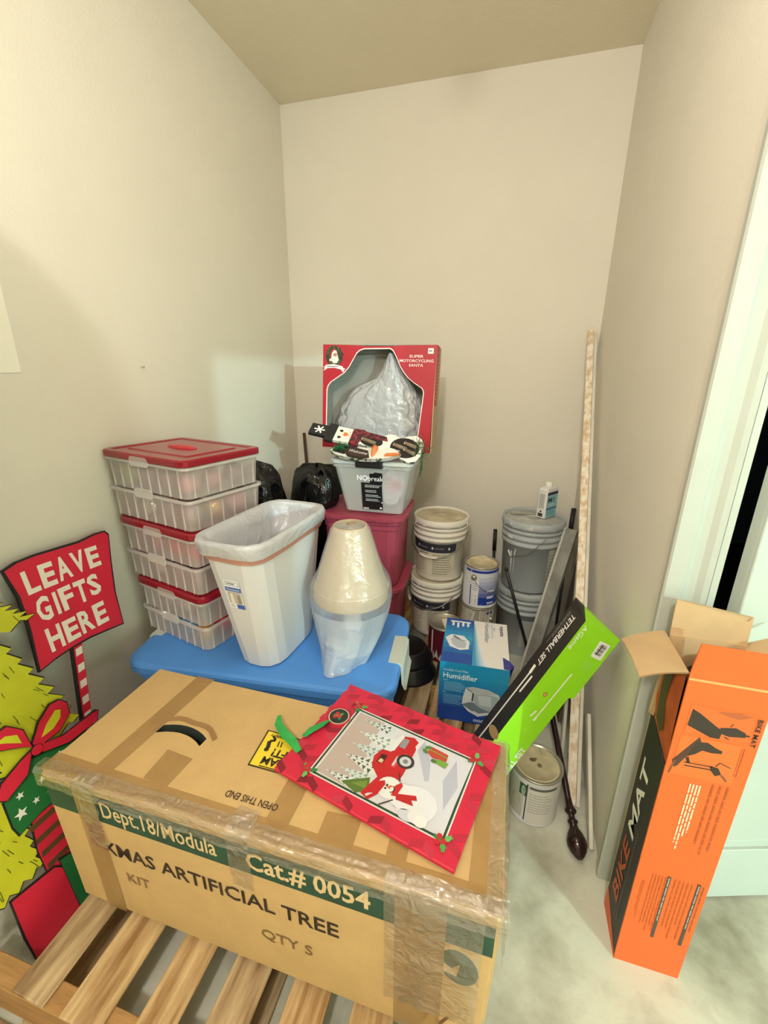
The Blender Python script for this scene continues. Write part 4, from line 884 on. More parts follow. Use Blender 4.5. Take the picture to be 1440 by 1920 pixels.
d.small(-.113, .183, -.088, .189, 1, '#bfe0ee', 1); d.small(-.108, .137, -.025, .180, 7, '#8cc6e2', 1, .4, seed=4); d.small(-.112, .126, -.095, .133, 1, '#9ccfe6', 1); d.small(-.108, .076, -.032, .122, 7, '#7bb7de', 1, .4, seed=6)
body_ = [(-.034, .118), (-.025, .162), (.0, .170), (.06, .166), (.098, .150), (.108, .125), (.105, .075), (.075, .055), (.028, .036), (-.012, .055), (-.036, .085)]
d.poly(body_, '#d8dadc', .5); d.poly([(-.028, .16), (.0, .168), (.06, .164), (.095, .15), (.06, .146), (.012, .144)], '#b9bec2', .8); d.poly([(.004, .14), (.055, .146), (.098, .142), (.1, .09), (.07, .068), (.012, .078)], '#a7b4ba', .9)
d.poly([(-.034, .085), (-.01, .098), (.006, .1), (.03, .08), (.075, .066), (.03, .052), (-.01, .07)], '#6d7c8a', 1); d.line((-.022, .160), (.004, .142), .003, '#2d3a48', 1.2); d.line((.004, .142), (.002, .104), .006, '#2d3a48', 1.2); d.line((-.033, .084), (.01, .058), .003, '#333f4c', 1.2)
d.poly([(.02, .135), (.07, .138), (.075, .09), (.03, .092)], '#c3cdd1', 1.1)
for i in range(3): d.ell(.018 + i * .014, .016, .0065, .006, '#d6e0ee', 1); d.ell(.018 + i * .014, .016, .0035, .003, '#143f96', 1.2)
d.rect(.068, .012, .085, .022, '#cdd8ea', 1); d.rect(.076, .004, .08, .014, '#cdd8ea', 1.2)
d.build('front_print', hb)
d = Decal(flat_map(Matrix.Translation((0, 0, HH))))
for i in range(10): d.rect(-HW, -HD + 2 * HD * i / 10, -.012, -HD + 2 * HD * (i + 1) / 10, blend('#1c4fa8', '#2a9ed2', max(0, 1 - abs(i - 5) / 4), 'htop'), 0)
d.rect(-.010, -HD, HW, HD, '#e9e7e4', .1)
cv = [(math.sin(t * 1.5), t) for t in [i / 14 for i in range(15)]]
for k in range(6):
    off_ = .030 - k * .006; P = [(-.010, -HD), (.052 - k * .009, -HD)] + [(.052 - k * .009 - (.056 - k * .008) * (i / 12) ** .8 * 1.0, -HD + 2 * HD * .94 * (i / 12) ** 1.35) for i in range(1, 13)]
    d.poly(P, blend('#dbe8f0', '#2f9fd2', k / 5, 'hsw'), .3 + k * .15)
d.rect(-.0125, -HD, -.0105, HD, '#1a3f74', 1.5)
d.text('equate', .098, .135, .026, '#2f3e78', 2, bold=.012, rot=-math.pi / 2, width=.075); d.small(.070, .085, .078, .118, 1, '#7f8ab0', 2, .4, True)
d.text('Humidifier', .036, .145, .026, '#4b5f8a', 2, rot=-math.pi / 2, width=.145); d.text('Invisible Cool Mist', .062, .140, .013, '#9fb4cf', 2, rot=-math.pi / 2, width=.105)
for i in range(4):
    x = -.098 + i * .021; d.line((x, .135 - .012 * (i == 1)), (x, .098 - .012 * (i == 1)), .009, '#f2f4f8', 1.4 + i * .1); d.rect(x - .012, .127, x + .011, .137, '#f2f4f8', 1.8 + i * .1)
d.poly([(-.122, .002), (-.10, .03), (-.05, .028), (-.024, -.01), (-.026, -.06), (-.06, -.072), (-.10, -.055)], '#eceff3', 1); d.poly([(-.10, -.005), (-.085, .018), (-.05, -.005), (-.035, -.02), (-.04, -.055), (-.07, -.06), (-.09, -.04)], '#bdc6d2', 1.3); d.poly([(-.095, .018), (-.085, .024), (-.055, -.002), (-.07, -.002)], '#66738c', 1.5); d.line((-.06, -.006), (-.036, -.004), .003, '#48566f', 1.6)
d.build('top_print', hb)
g = Geo(); g.poly = None
g.add([(HW + .001, -.10, HH + .001), (HW + .001, -.155, HH + .001), (HW - .022, -.155, HH + .0035), (HW - .024, -.085, HH + .0035), (HW + .004, -.10, HH - .03), (HW + .004, -.15, HH - .035), (HW + .018, -.12, HH - .005)], [(0, 3, 2, 1), (0, 1, 5, 4), (0, 6, 1), (4, 5, 6)], mat('purple_tape', '#3c3f92', .4)); g.build('tape_flag', hb)

# ------------------------------------------------------------------ black iron pans
IRON = mat('cast_iron', '#121214', .42, vary=.2, scale=30, bump=.2, bscale=80)
def pan(label, loc, r, rz):
    t = thing('frying_pan', label, 'pan', loc, rz, 'black pans stacked upside down')
    g = Geo(); g.lathe([(r * .985, 0), (r * 1.0, .002), (r * 1.0, .008), (r * .97, .012), (r * .74, .052), (r * .70, .056), (r * .66, .056), (r * .64, .053), (0, .0525), ], IRON, 44); g.lathe([(r * .985, 0), (r * .95, .006), (r * .7, .046), (0, .046)], IRON, 44); g.build('body', t)
    g = Geo(); g.loft([[(x, y + 0, z) for x, z in ((-w_, .006), (w_, .006), (w_ * .8, .022), (-w_ * .8, .022))] for y, w_ in ((-r * .97, .022), (-r * 1.15, .016), (-r * 1.7, .018), (-r * 1.95, .022), (-r * 2.05, .014))], IRON); g.build('handle', t)
pan('lower black iron pan upside down on the pallet, handle towards the tree carton', (-.334, 1.645, .1345), .118, R(-3))
pan('upper black iron pan upside down on the other pan, behind the blue tote', (-.352, 1.672, .1345 + .0565), .113, R(-12))

# ------------------------------------------------------------------ tall leaning things in the corner
def beam(name, label, cat, p, q, wx, wy, m, side=None, bev=.0015, ends=None):
    p, q = Vector(p), Vector(q); L_ = (q - p).length; z = (q - p).normalized(); x = Vector(side) if side else Vector((1, 0, 0)); x = (x - z * x.dot(z)).normalized(); y = z.cross(x)
    t = thing(name, label, cat, p); g = Geo(); Mx = Matrix(((x.x, y.x, z.x, 0), (x.y, y.y, z.y, 0), (x.z, y.z, z.z, 0), (0, 0, 0, 1)))
    g.box((-wx / 2, -wy / 2, 0), (wx / 2, wy / 2, L_), m, bev, Mx); g.build('body', t)
    return t, Mx, L_
MOULD = mat('moulding_wood', '#cdb189', .7, col2='#efe6d6', scale=5, stretch=(9, 9, .8), ramp=(.40, .62)); WPAINT = mat('white_painted_wood', '#d9d5c6', .7, vary=.12, scale=12)
t, Mx, L_ = beam('wood_moulding', 'tall thin strip of half painted wood moulding leaning into the back corner', 'moulding', (.330, 1.262, .008), (.344, 2.480, 1.640), .030, .009, MOULD, (1, -.1, .1))
g = Geo(); g.box((.016, -.006, .0), (.028, .007, L_ - .02), WPAINT, .001, Mx); g.build('painted_edge', t)
beam('trim_strip', 'short white painted trim strip leaning low on the side wall near its free end', 'trim', (.371, 1.120, .009), (.372, 1.42, .27), .012, .03, WPAINT, (1, 0, 0))
beam('trim_strip', 'white trim offcut leaning behind the lettered green carton', 'trim', (.318, 1.47, .008), (.37, 2.05, .66), .012, .03, WPAINT, (1, 0, 0))
ALU = mat('alu_grey', '#a3a29b', .42, .2, col2='#85847d', scale=12, bump=.15, bscale=60); ALUB = mat('alu_edge', '#d9d7cd', .4, .3)
t, Mx, L_ = beam('metal_beam', 'grey metal box beam leaning diagonally across the grey buckets', 'beam', (.198, 1.935, .012), (.345, 2.165, .715), .058, .028, ALU, (.85, -.5, .0))
g = Geo(); g.box((-.036, -.018, .0), (-.025, .018, L_), ALUB, .001, Mx); g.build('bright_edge', t)
g = Geo(); g.box((-.012, -.020, -.004), (.012, -.013, .055), mat('cream_end', '#d6d0b8', .6), .003, Mx); g.build('end_cap', t)
DKB = mat('dark_board', '#4a3c33', .75, vary=.35, scale=9, stretch=(5, 5, .6)); RUST = mat('rusty_brown', '#6d5648', .85, vary=.4, scale=14)
beam('dark_board', 'dark brown board leaning against the side wall behind the metal beam', 'board', (.300, 1.84, .008), (.379, 2.06, .60), .012, .09, DKB, (1, 0, 0))
beam('dark_board', 'short dark brown board standing behind the lettered green carton', 'board', (.325, 1.70, .008), (.379, 1.78, .50), .014, .12, RUST, (1, 0, 0))
beam('dark_board', 'dark offcut of board lying low beside the humidifier carton', 'board', (.135, 1.50, .012), (.262, 1.79, .07), .06, .02, RUST, (1, -.5, 0))
BR = mat('black_rod', '#1d1b1c', .45)
def rod(name, label, cat, P, r, parts):
    t = thing(name, label, cat, P[0]); P0 = Vector(P[0]); g = Geo(); g.tube([Vector(p) - P0 for p in P], r, BR, 10); g.build('shaft', t)
    for nm, a, b_, rr in parts: g = Geo(); g.tube([Vector(a) - P0, Vector(b_) - P0], [rr, rr], BR, 12); g.build(nm, t)
    return t
rod('metal_rod', 'black rod slanting across the lower grey bucket, top end below the blue can', 'rod', ((.225, 2.015, .012), (.052, 1.965, .548)), .0075, [('end_cap', (.052, 1.965, .548), (.049, 1.964, .558), .009)])
rod('metal_rod', 'black gripped rod standing beside the upper grey bucket in the corner', 'rod', ((.318, 2.05, .012), (.377, 2.42, .74)), .007, [('grip', (.3685, 2.366, .634), (.3775, 2.424, .747), .012)])
rod('metal_rod', 'black gripped rod standing against the back wall behind the blue can', 'rod', ((-.005, 2.35, .010), (-.020, 2.49, .56)), .008, [('grip', (-.0165, 2.459, .44), (-.0205, 2.491, .562), .011)])
bs = Geo(); bs.tube([(-1.185, 2.43, .012), (-1.20, 2.45, .86), (-1.223, 2.478, 1.075)], .010, mat('brown_stick', '#5a3d2c', .7, vary=.25, scale=20), 8)
tag(bs.build('wooden_stick'), 'brown wooden stick standing in the back corner above the black garbage bags', 'stick')
# curtain rod with a turned finial
DWD = mat('dark_varnish', '#2a1417', .18, vary=.25, scale=14)
A0 = Vector((.327, 1.098, .0355)); D0 = (Vector((.262, 1.42, .20)) - A0).normalized(); q_ = Vector((0, 0, 1)).rotation_difference(D0).to_matrix().to_4x4()
fr = thing('curtain_rod', 'dark varnished curtain rod with a round finial resting on the concrete', 'curtain rod', A0)
g = Geo(); g.lathe([(.009, .125), (.0105, .16), (.0105, .62), (0, .62)], DWD, 16, M=q_); g.build('shaft', fr)
g = Geo(); g.lathe([(0, -.036), (.006, -.0355), (.013, -.03), (.024, -.016), (.0305, .0), (.030, .014), (.023, .032), (.014, .046), (.012, .056), (.016, .060), (.016, .066), (.010, .070), (.009, .080), (.016, .086), (.019, .092), (.016, .098), (.011, .104), (.010, .128)], DWD, 24, M=q_); g.build('finial', fr)

# ------------------------------------------------------------------ tall green game carton leaning in the alcove
LIME = mat('lime_green', '#93dc1c', .4, vary=.03, scale=12); BLKC = mat('carton_black', '#2a2723', .45)
DN = Vector((-.472, -.219, -.854)).normalized(); E0 = Vector((.263, 1.2, .768)); UU = Vector((.792, .321, -.52)); UU = (UU - DN * UU.dot(DN)).normalized(); VV = DN.cross(UU)
GM = Matrix(((UU.x, VV.x, DN.x, 0), (UU.y, VV.y, DN.y, 0), (UU.z, VV.z, DN.z, 0), (0, 0, 0, 1)))
gc = thing('game_carton', 'long lime green and black ball game carton leaning on the side wall', 'box', E0)
GL, GW, GT = .655, .139, .085
g = Geo(); g.prism([(0, 0), (GL, 0), (GL, GW - .018), (.235, GW - .018), (.225, GW), (0, GW)], -GT, 0, LIME, GM @ Matrix(((0, 1, 0, 0), (0, 0, 1, 0), (1, 0, 0, 0), (0, 0, 0, 1)))); g.build('body', gc)
g = Geo(); tl = lambda u, v, z: GM @ Vector((u, v, z))
g.add([tl(-.0012, 0, .0), tl(-.0012, 0, GL), tl(-.0012, -GT, GL), tl(-.0012, -GT, -.0), tl(-.0012, -GT, -.03)], [(0, 1, 2, 3)], BLKC)
g.add([tl(-.001, 0, 0), tl(-.001, -GT, 0), tl(-.004, -GT, -.034), tl(.0, -.04, -.030)], [(0, 1, 2, 3)], BLKC); g.build('side_panel', gc)
g = Geo(); g.add([tl(0, 0, 0), tl(GW, 0, 0), tl(GW, -GT, -.004), tl(-.003, -GT, -.033), tl(.0, -.04, -.026)], [(0, 1, 2, 3, 4)], LIME); g.build('end_flap', gc)
LF = frame(tl(-.0014, -GT, 0), DN, VV)      # u runs down the carton, v from the back edge to the green edge
d = Decal(lambda u, v, k: LF @ Vector((u, v, -.0004 - .0004 * k)) if LF.to_3x3().col[2].dot(UU) > 0 else LF @ Vector((u, v, .0004 + .0004 * k)))
W_ = '#ece9e0'
d.text('TETHERBALL SET', .012, .030, .026, W_, 1, bold=.02, width=.185, shear=.25); d.small(.01, .012, .14, .022, 2, '#9a968d', 1, .35)
d.line((.205, .036), (.60, .030), .006, W_, 1); d.line((.205, .034), (.235, .036), .011, W_, 1.2); d.line((.235, .052), (.30, .050), .007, W_, 1)
d.ell(.45, .066, .016, .030, '#a98a5b', 1, 9, .1); d.ell(.50, .05, .008, .008, '#6d6a65', 1); d.build('side_print', gc)
VF = frame(tl(0, .0, 0), DN, UU)
sg = -1 if VF.to_3x3().col[2].dot(VV) < 0 else 1
d = Decal(lambda u, v, k: VF @ Vector((u, v, sg * (.0007 + .0005 * k))))
d.text('AGame', .010, .006, .022, '#e8f3da', 1, bold=.012, width=.085, shear=.2)
d.build('lettering', gc); d = Decal(d.fm)
d.poly([(.03, .082), (.085, .088), (.083, .128), (.028, .122)], '#eceae6', 1); d.rect(.036, .098, .074, .102, '#3a3a38', 1.5)
for i in range(9): d.rect(.036 + .0042 * i, .092, .036 + .0042 * i + (.0026 if i % 3 else .0013), .116, '#3a3a38', 1.5)
d.build('barcode_sticker', gc); d = Decal(d.fm)
d.small(.10, .085, .135, .118, 6, '#a5dc6a', 1, .35)
d.line((.16, .075), (.345, .070), .0045, W_, 1); d.line((.335, .071), (.348, .070), .008, W_, 1.2); d.line((.315, .056), (.340, .050), .006, W_, 1); d.ell(.255, .045, .009, .008, '#a98a3b', 1); d.ell(.255, .045, .005, .004, '#c9a95a', 1.2)
d.text('TETHERBALL SET', .652, .118, .028, W_, 1, bold=.03, width=.205, rot=math.pi); d.build('front_print', gc)

# ------------------------------------------------------------------ orange exercise mat carton
ORA = mat('carton_orange', '#dc6224', .5, vary=.03, scale=10); KRAFT = mat('kraft', '#c3a47a', .85, vary=.08, scale=14); MATB = mat('mat_black', '#2b2725', .5, vary=.15, scale=12)
bk = thing('mat_carton', 'tall open orange and black exercise mat carton standing at the wall corner', 'box', (.388, .851, 0))
BW, BD, BH = .146, .128, .883
g = Geo(); tt = .004
g.box((0, 0, 0), (BW, tt, BH), ORA); g.build('front_panel', bk)
g = Geo(); g.box((BW - tt, tt, 0), (BW, BD - tt, BH), KRAFT); g.box((0, BD - tt, 0), (BW, BD, BH + .008), KRAFT); g.box((tt, tt, 0), (BW - tt, BD - tt, tt), KRAFT); g.build('shell', bk)
g = Geo(); yz = [(tt, 0), (BD - tt, 0), (BD - tt, .69), (.10, .685), (.07, .665), (.035, .65), (.012, .636), (tt, .645)]
g.prism(yz, 0, tt, MATB, Matrix(((0, 0, 1, 0), (1, 0, 0, 0), (0, 1, 0, 0), (0, 0, 0, 1)))); sp = g.build('side_panel', bk)
SFM = frame((0, BD, 0), (0, -1, 0), (0, 0, 1))       # u from back to front on the side that faces -x
d = Decal(lambda u, v, k: SFM @ Vector((u, v, .0006 + .0005 * k)))
d.poly([(0, 0), (BD, 0), (BD, .012), (.0, .075)], '#e2622a', .3)
d.text('BIKE', .072, .115, .062, '#c2562c', 1, bold=.02, rot=math.pi / 2, width=.20); d.text('MAT', .072, .345, .062, '#efeae0', 1, bold=.02, rot=math.pi / 2, width=.225)
d.line((.09, .08), (.09, .40), .002, '#6f6660', 1); d.build('side_print', sp)
def tear(y, z): return (.004 - .012 * math.sin(max(0, min(1, (z - .64) / .24)) * 3.1) * (.4 + .6 * y / BD), y, z)
TP = [(.008, .640), (.035, .655), (.07, .67), (.098, .688), (.104, .74), (.10, .80), (.108, .845), (.10, .872), (.06, .876), (.02, .872), (.010, .80), (.006, .72)]
g = Geo(); vs = [tear(*q) for q in TP] + [(.004 + .004, q[0], q[1]) for q in TP]; n_ = len(TP)
g.add(vs + [tear(.055, .76)], [(i, (i + 1) % n_, 2 * n_) for i in range(n_)], mat('torn_orange', '#c25a2a', .6, vary=.25, scale=20)); tn = g.build('torn_lining', bk)
g = Geo(); OP = [(.086, .70), (.09, .78), (.092, .85), (.062, .86), (.060, .78), (.045, .70), (.062, .68)]
g.add([tuple(Vector(tear(*q)) - Vector((.0015, 0, 0))) for q in OP], [tuple(range(len(OP)))], mat('olive_print', '#4c4a26', .6)); g.build('lining_print', tn)
g = Geo(); KP = [(.098, .69), (.1275, .675), (.1275, .885), (.106, .88), (.112, .84), (.104, .80), (.108, .74)]
g.add([(-.002 - .004 * math.sin(q[1] * 40), q[0], q[1]) for q in KP], [tuple(range(len(KP)))], KRAFT); g.build('torn_edge', bk)
g = Geo(); g.add([(0, 0, BH), (BW, 0, BH), (BW * .99, -.004, BH + .068), (.004, -.004, BH + .070), (0, .003, BH), (BW, .003, BH), (BW * .99, -.001, BH + .068), (.004, -.001, BH + .070)], [(0, 1, 2, 3), (5, 4, 7, 6), (3, 2, 6, 7), (0, 3, 7, 4)], ORA); g.build('front_flap', bk)
g = Geo(); g.add([(.0, BD, BH + .008), (BW, BD, BH + .008), (BW + .0, BD + .004, BH + .072), (BW - .008, BD + .004, BH + .062), (.0, BD + .006, BH + .092), (.0, BD + .003, BH + .008), (BW, BD + .003, BH + .008), (BW + .0, BD + .007, BH + .072), (.0, BD + .009, BH + .092)], [(0, 1, 2, 3, 4), (6, 5, 8, 7), (4, 2, 7, 8)], KRAFT); g.build('back_flap', bk)
g = Geo()
def f(a, b_): return (-.088 * a, .004 + (BD + .026) * b_ * (1 - .0 * a) - .012 * a, BH - .002 - .02 * a * a - .012 * b_ * a + .006 * math.sin(b_ * 3) * a)
g.grid(f, 6, 8, KRAFT, True); g.grid(lambda a, b_: tuple(Vector(f(a, b_)) - Vector((0, 0, .003))), 6, 8, KRAFT, True); g.build('side_flap', bk)
g = Geo(); g.grid(lambda a, b_: (BW + .10 * a, .006 + (BD + .01) * b_ - .0 * a, BH + .055 * a), 5, 6, KRAFT, False); g.grid(lambda a, b_: (BW + .10 * a, .006 + (BD + .01) * b_, BH + .055 * a - .003), 5, 6, KRAFT, False); g.build('side_flap', bk)
d = Decal(flat_map(frame((0, 0, 0), (1, 0, 0), (0, 0, 1)))); DO = '#d2642a'; DB = '#33281f'
d.rect(0, .868, BW, .873, '#ffa062', 0)
d.rect(.016, .745, .124, .812, DO, 0); d.poly([(.02, .803), (.035, .795), (.066, .772), (.08, .763), (.078, .742), (.062, .742), (.018, .762)], DB, .4); d.poly([(.074, .770), (.1, .776), (.118, .768), (.12, .757), (.092, .752), (.078, .756)], DB, .5); d.line((.116, .762), (.126, .762), .004, DB, .6); d.poly([(.06, .806), (.1, .812), (.124, .808), (.1, .796), (.08, .80)], '#a9552c', .3); d.line((.09, .776), (.094, .784), .002, DB, .6); d.line((.085, .75), (.094, .745), .0025, DB, .6)
d.rect(.012, .632, .122, .735, '#dd6a2b', 0); d.poly([(.045, .738), (.05, .728), (.02, .655), (.014, .650), (.008, .668), (.012, .675)], '#4b3022', .4); d.poly([(.042, .725), (.062, .728), (.078, .718), (.09, .714), (.09, .707), (.072, .704), (.056, .706), (.046, .694), (.032, .684)], DB, .5)
d.line((.033, .683), (.038, .668), .006, DB, .6); d.line((.03, .668), (.082, .670), .0025, DB, .6); d.line((.032, .660), (.08, .662), .003, DB, .6); d.poly([(.076, .672), (.092, .670), (.1, .655), (.09, .648), (.08, .660)], DB, .6); d.line((.086, .672), (.092, .684), .002, DB, .6); d.line((.092, .684), (.112, .676), .002, DB, .6); d.line((.1, .654), (.112, .640), .005, '#7c4a2f', .5); d.line((.014, .668), (.008, .632), .003, '#7c4a2f', .5)
d.text('BIKE MAT', .131, .805, .0125, DB, 1, bold=.02, rot=-math.pi / 2, width=.068); d.small(.118, .635, .128, .73, 2, '#a8522a', .6, .3, True, 3)
d.small(.050, .42, .074, .615, 4, '#f7c9a8', .6, .5, True, 5); d.small(.086, .40, .126, .625, 3, '#a94f22', .6, .28, True, 8)
for x0, x1 in ((.030, .064), (.076, .118)): d.small(x0, .13, x1, .33, 5, '#b9561f', .5, .35, True, int(x0 * 1000))
for x in (.066, .126): d.rect(x - .003, .12, x + .004, .335, '#4b4039', .8); d.small(x - .0015, .13, x + .0025, .33, 1, '#a79c92', 1.1, .6, True)
d.small(.134, .12, .139, .33, 1, '#a9501f', .6, .5, True); d.small(.014, .16, .022, .3, 2, '#c25d25', .6, .4, True); d.build('front_print', bk)
rm = thing('rolled_mat', 'black rolled exercise mat inside the open orange carton', 'mat', (.388 + BW / 2, .851 + BD / 2, .0045)); g = Geo()
g.lathe([(.050, 0), (.055, .003), (.055, .822), (.050, .828), (.044, .826), (.042, .815), (.040, .80), (.034, .805), (.030, .80), (0, .80)], mat('rubber_black', '#161618', .5), 32); g.build('roll', rm)

# ------------------------------------------------------------------ painted yard cutout with the lettered sign
yc = thing('yard_cutout', 'painted wooden Christmas cutout with a red lettered sign and gifts, leaning by the left wall', 'cutout', (-1.055, .62, 0.0005))
nx_ = Vector((-.20, 0, 1.0)).normalized()
YM = Matrix(((0, nx_.x, nx_.z, 0), (1, 0, 0, 0), (0, nx_.z, -nx_.x, 0), (0, 0, 0, 1)))     # u = +y, v = up the board, w = its face
PLK = mat('cutout_black', '#1d1a1a', .6); SRED = mat('cutout_red', '#d8233f', .55, vary=.06, scale=12); SGRN = mat('cutout_green', '#1e7038', .55, vary=.08, scale=12); LIM2 = mat('cutout_lime', '#d3d62a', .6, vary=.12, scale=10)
def plate(name, pts, z0, z1, m, grow=.004, parent=yc):
    c = (sum(p[0] for p in pts) / len(pts), sum(p[1] for p in pts) / len(pts)); g = Geo()
    big = []
    for p in pts:
        k = 1 + grow / max(.03, math.hypot(p[0] - c[0], p[1] - c[1])); big.append((c[0] + (p[0] - c[0]) * k, max(0, c[1] + (p[1] - c[1]) * k)))
    g.prism(big, z0, z1 - .001, PLK, YM); g.prism(pts, z1 - .001, z1, m, YM); return g.build(name, parent)
def tree_tier(cx_, y0, y1, wb, wt, seed):
    rg = random.Random(seed); Rr = []; n = 9
    for i in range(n + 1):
        t = i / n; w_ = wt + (wb - wt) * t ** .8; yy = y1 + (y0 - y1) * t; Rr += [(w_ * (1.0 + .05 * rg.random()), yy), (w_ * .90, yy - .006)]
    return [(cx_ + a, b_) for a, b_ in Rr] + [(cx_ + (wb * (1 - 2 * k / 12)), y0 - .014 + .016 * (k % 2)) for k in range(1, 12)] + [(cx_ - a, b_) for a, b_ in Rr[::-1]]
CXT = -.07
for i, (y0, y1, wb_, wt_) in enumerate(((.815, .96, .19, .04), (.48, .84, .195, .07), (.20, .52, .10, .10))):
    cxx = CXT if i < 2 else -.19
    q = plate('tree_panel', tree_tier(cxx, y0, y1, wb_, wt_, i), -.002 + .002 * i, .006 + .003 * i, LIM2)
    d = Decal(flat_map(YM @ Matrix.Translation((0, 0, .006 + .003 * i)))); rg = random.Random(i + 20)
    for k in range(60):
        t = rg.uniform(.05, .95); w_ = wb_ + (wt_ - wb_) * t; a = rg.uniform(-.9, .9) * w_; yy = y0 + (y1 - y0) * t; d.line((cxx + a, yy), (cxx + a * 1.08 + rg.uniform(-.003, .003), yy - rg.uniform(.012, .03)), .0018, '#5f6614', .2 + .008 * k)
    d.build('needle_print', q)['kind'] = 'stuff'
sgn = plate('sign_board', [(.104, .951), (.141, .96), (.192, .96), (.252, .955), (.319, .95), (.377, .955), (.409, .953), (.418, .938), (.395, .86), (.37, .756), (.36, .646), (.308, .656), (.247, .667), (.186, .670), (.135, .667), (.089, .659), (.108, .777), (.115, .871)][::-1], -.014, -.003, SRED, .006)
d = Decal(flat_map(YM @ Matrix.Translation((0, 0, -.003)))); CRM = '#f0e9da'
for tx, u0, v0, s_, wd, rt_ in (('LEAVE', .134, .868, .090, .235, -.02), ('GIFTS', .135, .782, .090, .205, -.02), ('HERE', .132, .690, .090, .195, -.02)):
    x = u0; wds = {'I': .55, 'L': .9}; tot = sum(wds.get(c, 1) for c in tx); rg = random.Random(len(tx) + ord(tx[0]))
    for k, c in enumerate(tx):
        w1 = wd * wds.get(c, 1) / tot; d.text(c, x + (w1 * .25 if c == 'I' else 0), v0 + rt_ * (x - u0) + rg.uniform(-.002, .003), s_ * rg.uniform(.96, 1.05), CRM, .3 + .05 * k, bold=.035, rot=rt_ + rg.uniform(-.05, .05), width=w1 * (.42 if c == 'I' else .86)); x += w1
d.build('lettering', sgn)
g = Geo(); g.prism([(.10, .30), (.134, .30), (.222, .675), (.188, .675)], -.018, -.010, PLK, YM); g.prism([(.107, .30), (.134, .30), (.222, .675), (.196, .675)], -.010, -.008, SRED, YM); pst = g.build('sign_post', yc)
for i in range(7):
    y = .345 + .048 * i; x = .107 + .089 * (y - .30) / .375 + .003; d = Decal(flat_map(YM @ Matrix.Translation((0, 0, -.008)))); d.poly([(x, y), (x + .021, y), (x + .0265, y + .022), (x + .0055, y + .022)], CRM, .3); d.build('stripe', pst)
qs = plate('gift_panel', [(-.092, .14), (-.024, .137), (-.010, .243), (.02, .40), (-.06, .40), (-.090, .236)], .008, .014, SRED)
for i in range(4):
    y = .165 + .042 * i; d = Decal(flat_map(YM @ Matrix.Translation((0, 0, .014)))); d.poly([(-.088, y + .004), (-.026 + .006 * i, y), (-.023 + .006 * i, y + .016), (-.086, y + .02)], '#5d4326', .3); d.build('stripe', qs)
q = plate('gift_panel', [(-.112, .345), (-.107, .418), (-.032, .470), (.03, .455), (.10, .46), (.165, .462), (.10, .41), (.03, .375), (.005, .340), (-.015, .322), (-.05, .324), (-.107, .315)], .010, .0165, SGRN)
for a, b_, s_ in ((-.088, .362, .017), (-.075, .405, .011), (-.050, .362, .010), (-.02, .40, .011), (-.012, .355, .012), (.04, .425, .011), (.085, .442, .010)):
    d = Decal(flat_map(YM @ Matrix.Translation((0, 0, .0165)))); d.poly([(a + s_ * (1 if k % 2 == 0 else .42) * math.sin(k * math.pi / 5), b_ + s_ * (1 if k % 2 == 0 else .42) * math.cos(k * math.pi / 5)) for k in range(10)], '#f1efe6', .3); d.build('star', q)
plate('gift_panel', [(-.178, .187), (-.077, .162), (-.06, .137), (-.056, .001), (-.186, .001), (-.185, .076)], .012, .019, SRED); plate('gift_ribbon', [(-.062, .168), (-.010, .146), (-.026, .001), (-.066, .001)], .016, .0215, SGRN)
for pts in ([(-.010, .506), (.022, .546), (.060, .570), (.085, .566), (.099, .545), (.095, .512), (.056, .489), (-.002, .488)], [(-.014, .5), (-.017, .557), (-.043, .591), (-.085, .590), (-.10, .57), (-.075, .548), (-.034, .520)], [(-.007, .495), (.06, .468), (.146, .466), (.167, .462), (.154, .436), (.066, .440), (.003, .468)], [(-.017, .493), (-.046, .445), (-.105, .424), (-.12, .44), (-.1, .469), (-.044, .488)]):
    plate('bow_loop', pts[::-1], .018, .026, SRED, .003)
for pts in ([(.012, .506), (.035, .530), (.066, .548), (.078, .540), (.070, .520), (.045, .506)], [(-.030, .528), (-.032, .556), (-.055, .572), (-.078, .570), (-.060, .556)]):
    g = Geo(); g.prism(pts, .0262, .0268, LIM2, YM); g.build('bow_opening', yc)
plate('bow_knot', [(-.008 + .014 * math.cos(t), .486 + .013 * math.sin(t)) for t in [2 * math.pi * i / 10 for i in range(10)]], .022, .029, SRED, .003)

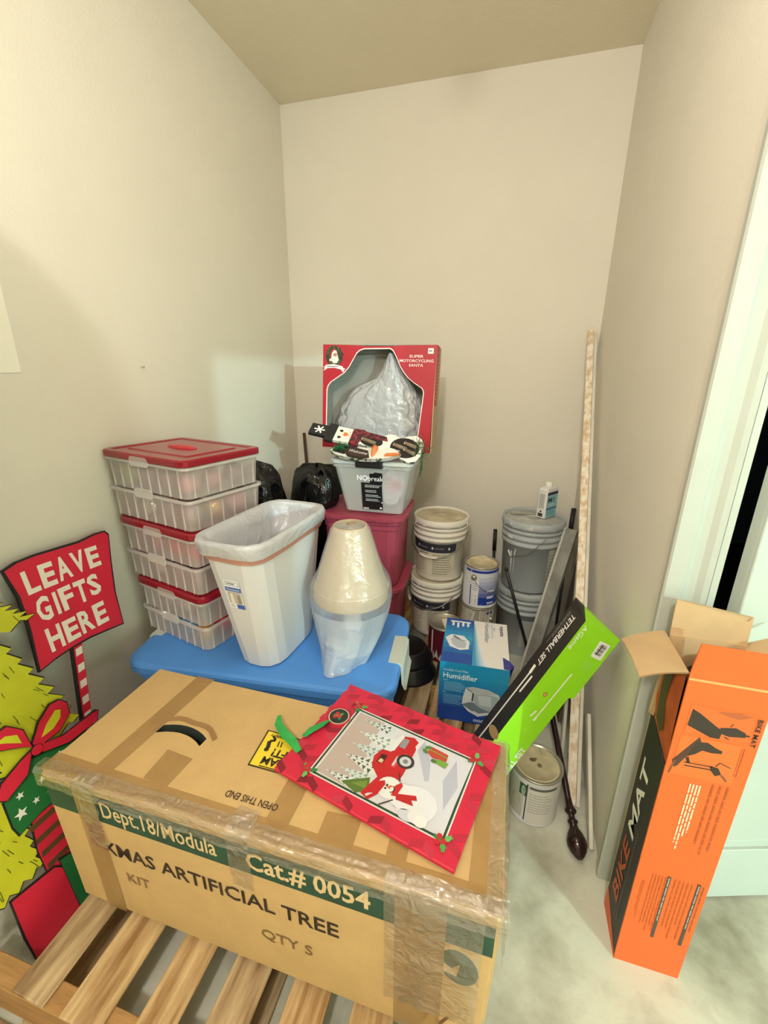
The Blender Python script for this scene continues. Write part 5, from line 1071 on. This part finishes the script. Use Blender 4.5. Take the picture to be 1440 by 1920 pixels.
# ------------------------------------------------------------------ small things on the left wall, and what lights and shades the alcove from behind the camera
g = Geo(); g.box((WL + .0005, .70, 1.432), (WL + .0015, .918, 1.73), mat('paper_white', '#f8f3e4', .8)); tag(g.build('paper_sheet'), 'white sheet of paper fixed to the left wall above the lettered sign', 'paper')
g = Geo(); g.lathe([(.0, .012), (.004, .012), (.004, .0105), (.0012, .010), (.0012, -.01)], mat('nail_steel', '#b8b2a2', .4, .8), 10, M=Matrix.Translation((WL, 1.337, 1.451)) @ Matrix.Rotation(R(90), 4, 'Y')); tag(g.build('nail'), 'small nail sticking out of the left wall', 'nail')
gb = thing('shadow_bag', 'unseen dark grey bag shape added on the left wall to cast a soft shadow', 'shadow caster', (WL, .37, .96)); GBM = mat('shadow_bag_cloth', '#6c6a66', .8, bump=.4, bscale=20)  # invented out-of-view bag, shaped to throw the round-shouldered shadow on the wall
g = Geo(); g.loft([[(.012 + d_ * math.sin(math.pi * i / 14), -h_ * math.cos(math.pi * i / 14), z) for i in range(15)] for h_, d_, z in ((.19, .43, 0), (.2, .45, .02), (.2, .45, .80), (.185, .43, .90), (.15, .37, .98), (.09, .26, 1.04), (.03, .10, 1.07))], GBM, True, True, True); g.build('bag', gb)
g = Geo(); g.tube([(.0005, 0, 1.13), (.04, 0, 1.125), (.05, 0, 1.10), (.05, 0, 1.06)], .004, mat('nail_steel', '#b8b2a2', .4, .8), 8); g.build('hook', gb)
for lab_, xy_ in (('round ceiling lamp holder behind the camera', (-.10, -1.0)), ('round ceiling lamp holder just in front of the camera', (-.20, .55))):
    cl = thing('ceiling_fixture', lab_, 'lamp', (*xy_, HT)); g = Geo(); g.lathe([(.075, -.0005), (.072, -.03), (.03, -.05), (.012, -.06), (.012, -.17), (.02, -.175), (.02, -.205), (.0, -.205)], WHITE_TRIM, 24); g.build('holder', cl)
sl = thing('fill_fixture', 'long white ceiling housing added for the unseen fill light', 'lamp', (.25, -2.3, HT)); g = Geo(); g.box((-.65, -.13, -.09), (.65, .13, -.0005), WHITE_TRIM, .006); g.build('housing', sl)  # made-up housing for the added fill light
hl = thing('hallway_lamp', 'small ceiling lamp rose in the hallway', 'lamp', (5.44, -4.40, HT)); g = Geo(); g.lathe([(.06, -.0005), (.058, -.012), (.0, -.014)], BLK, 20); g.build('rose', hl)
cbx = thing('car_stand_in', 'rounded blue grey box standing in for a car in the dark room beyond the ajar door', 'car', (.95, 2.1, 0)); g = Geo(); g.box((-.35, -.2, .80), (.35, .25, 1.9), mat('car_blue_grey', '#5a6580', .4), .03, None, 3); g.build('body', cbx); g = Geo(); g.box((-.33, -.18, 0), (.33, .23, .7995), BLK, .01); g.build('base_box', cbx)  # plain box standing in for a car glimpsed through the door gap
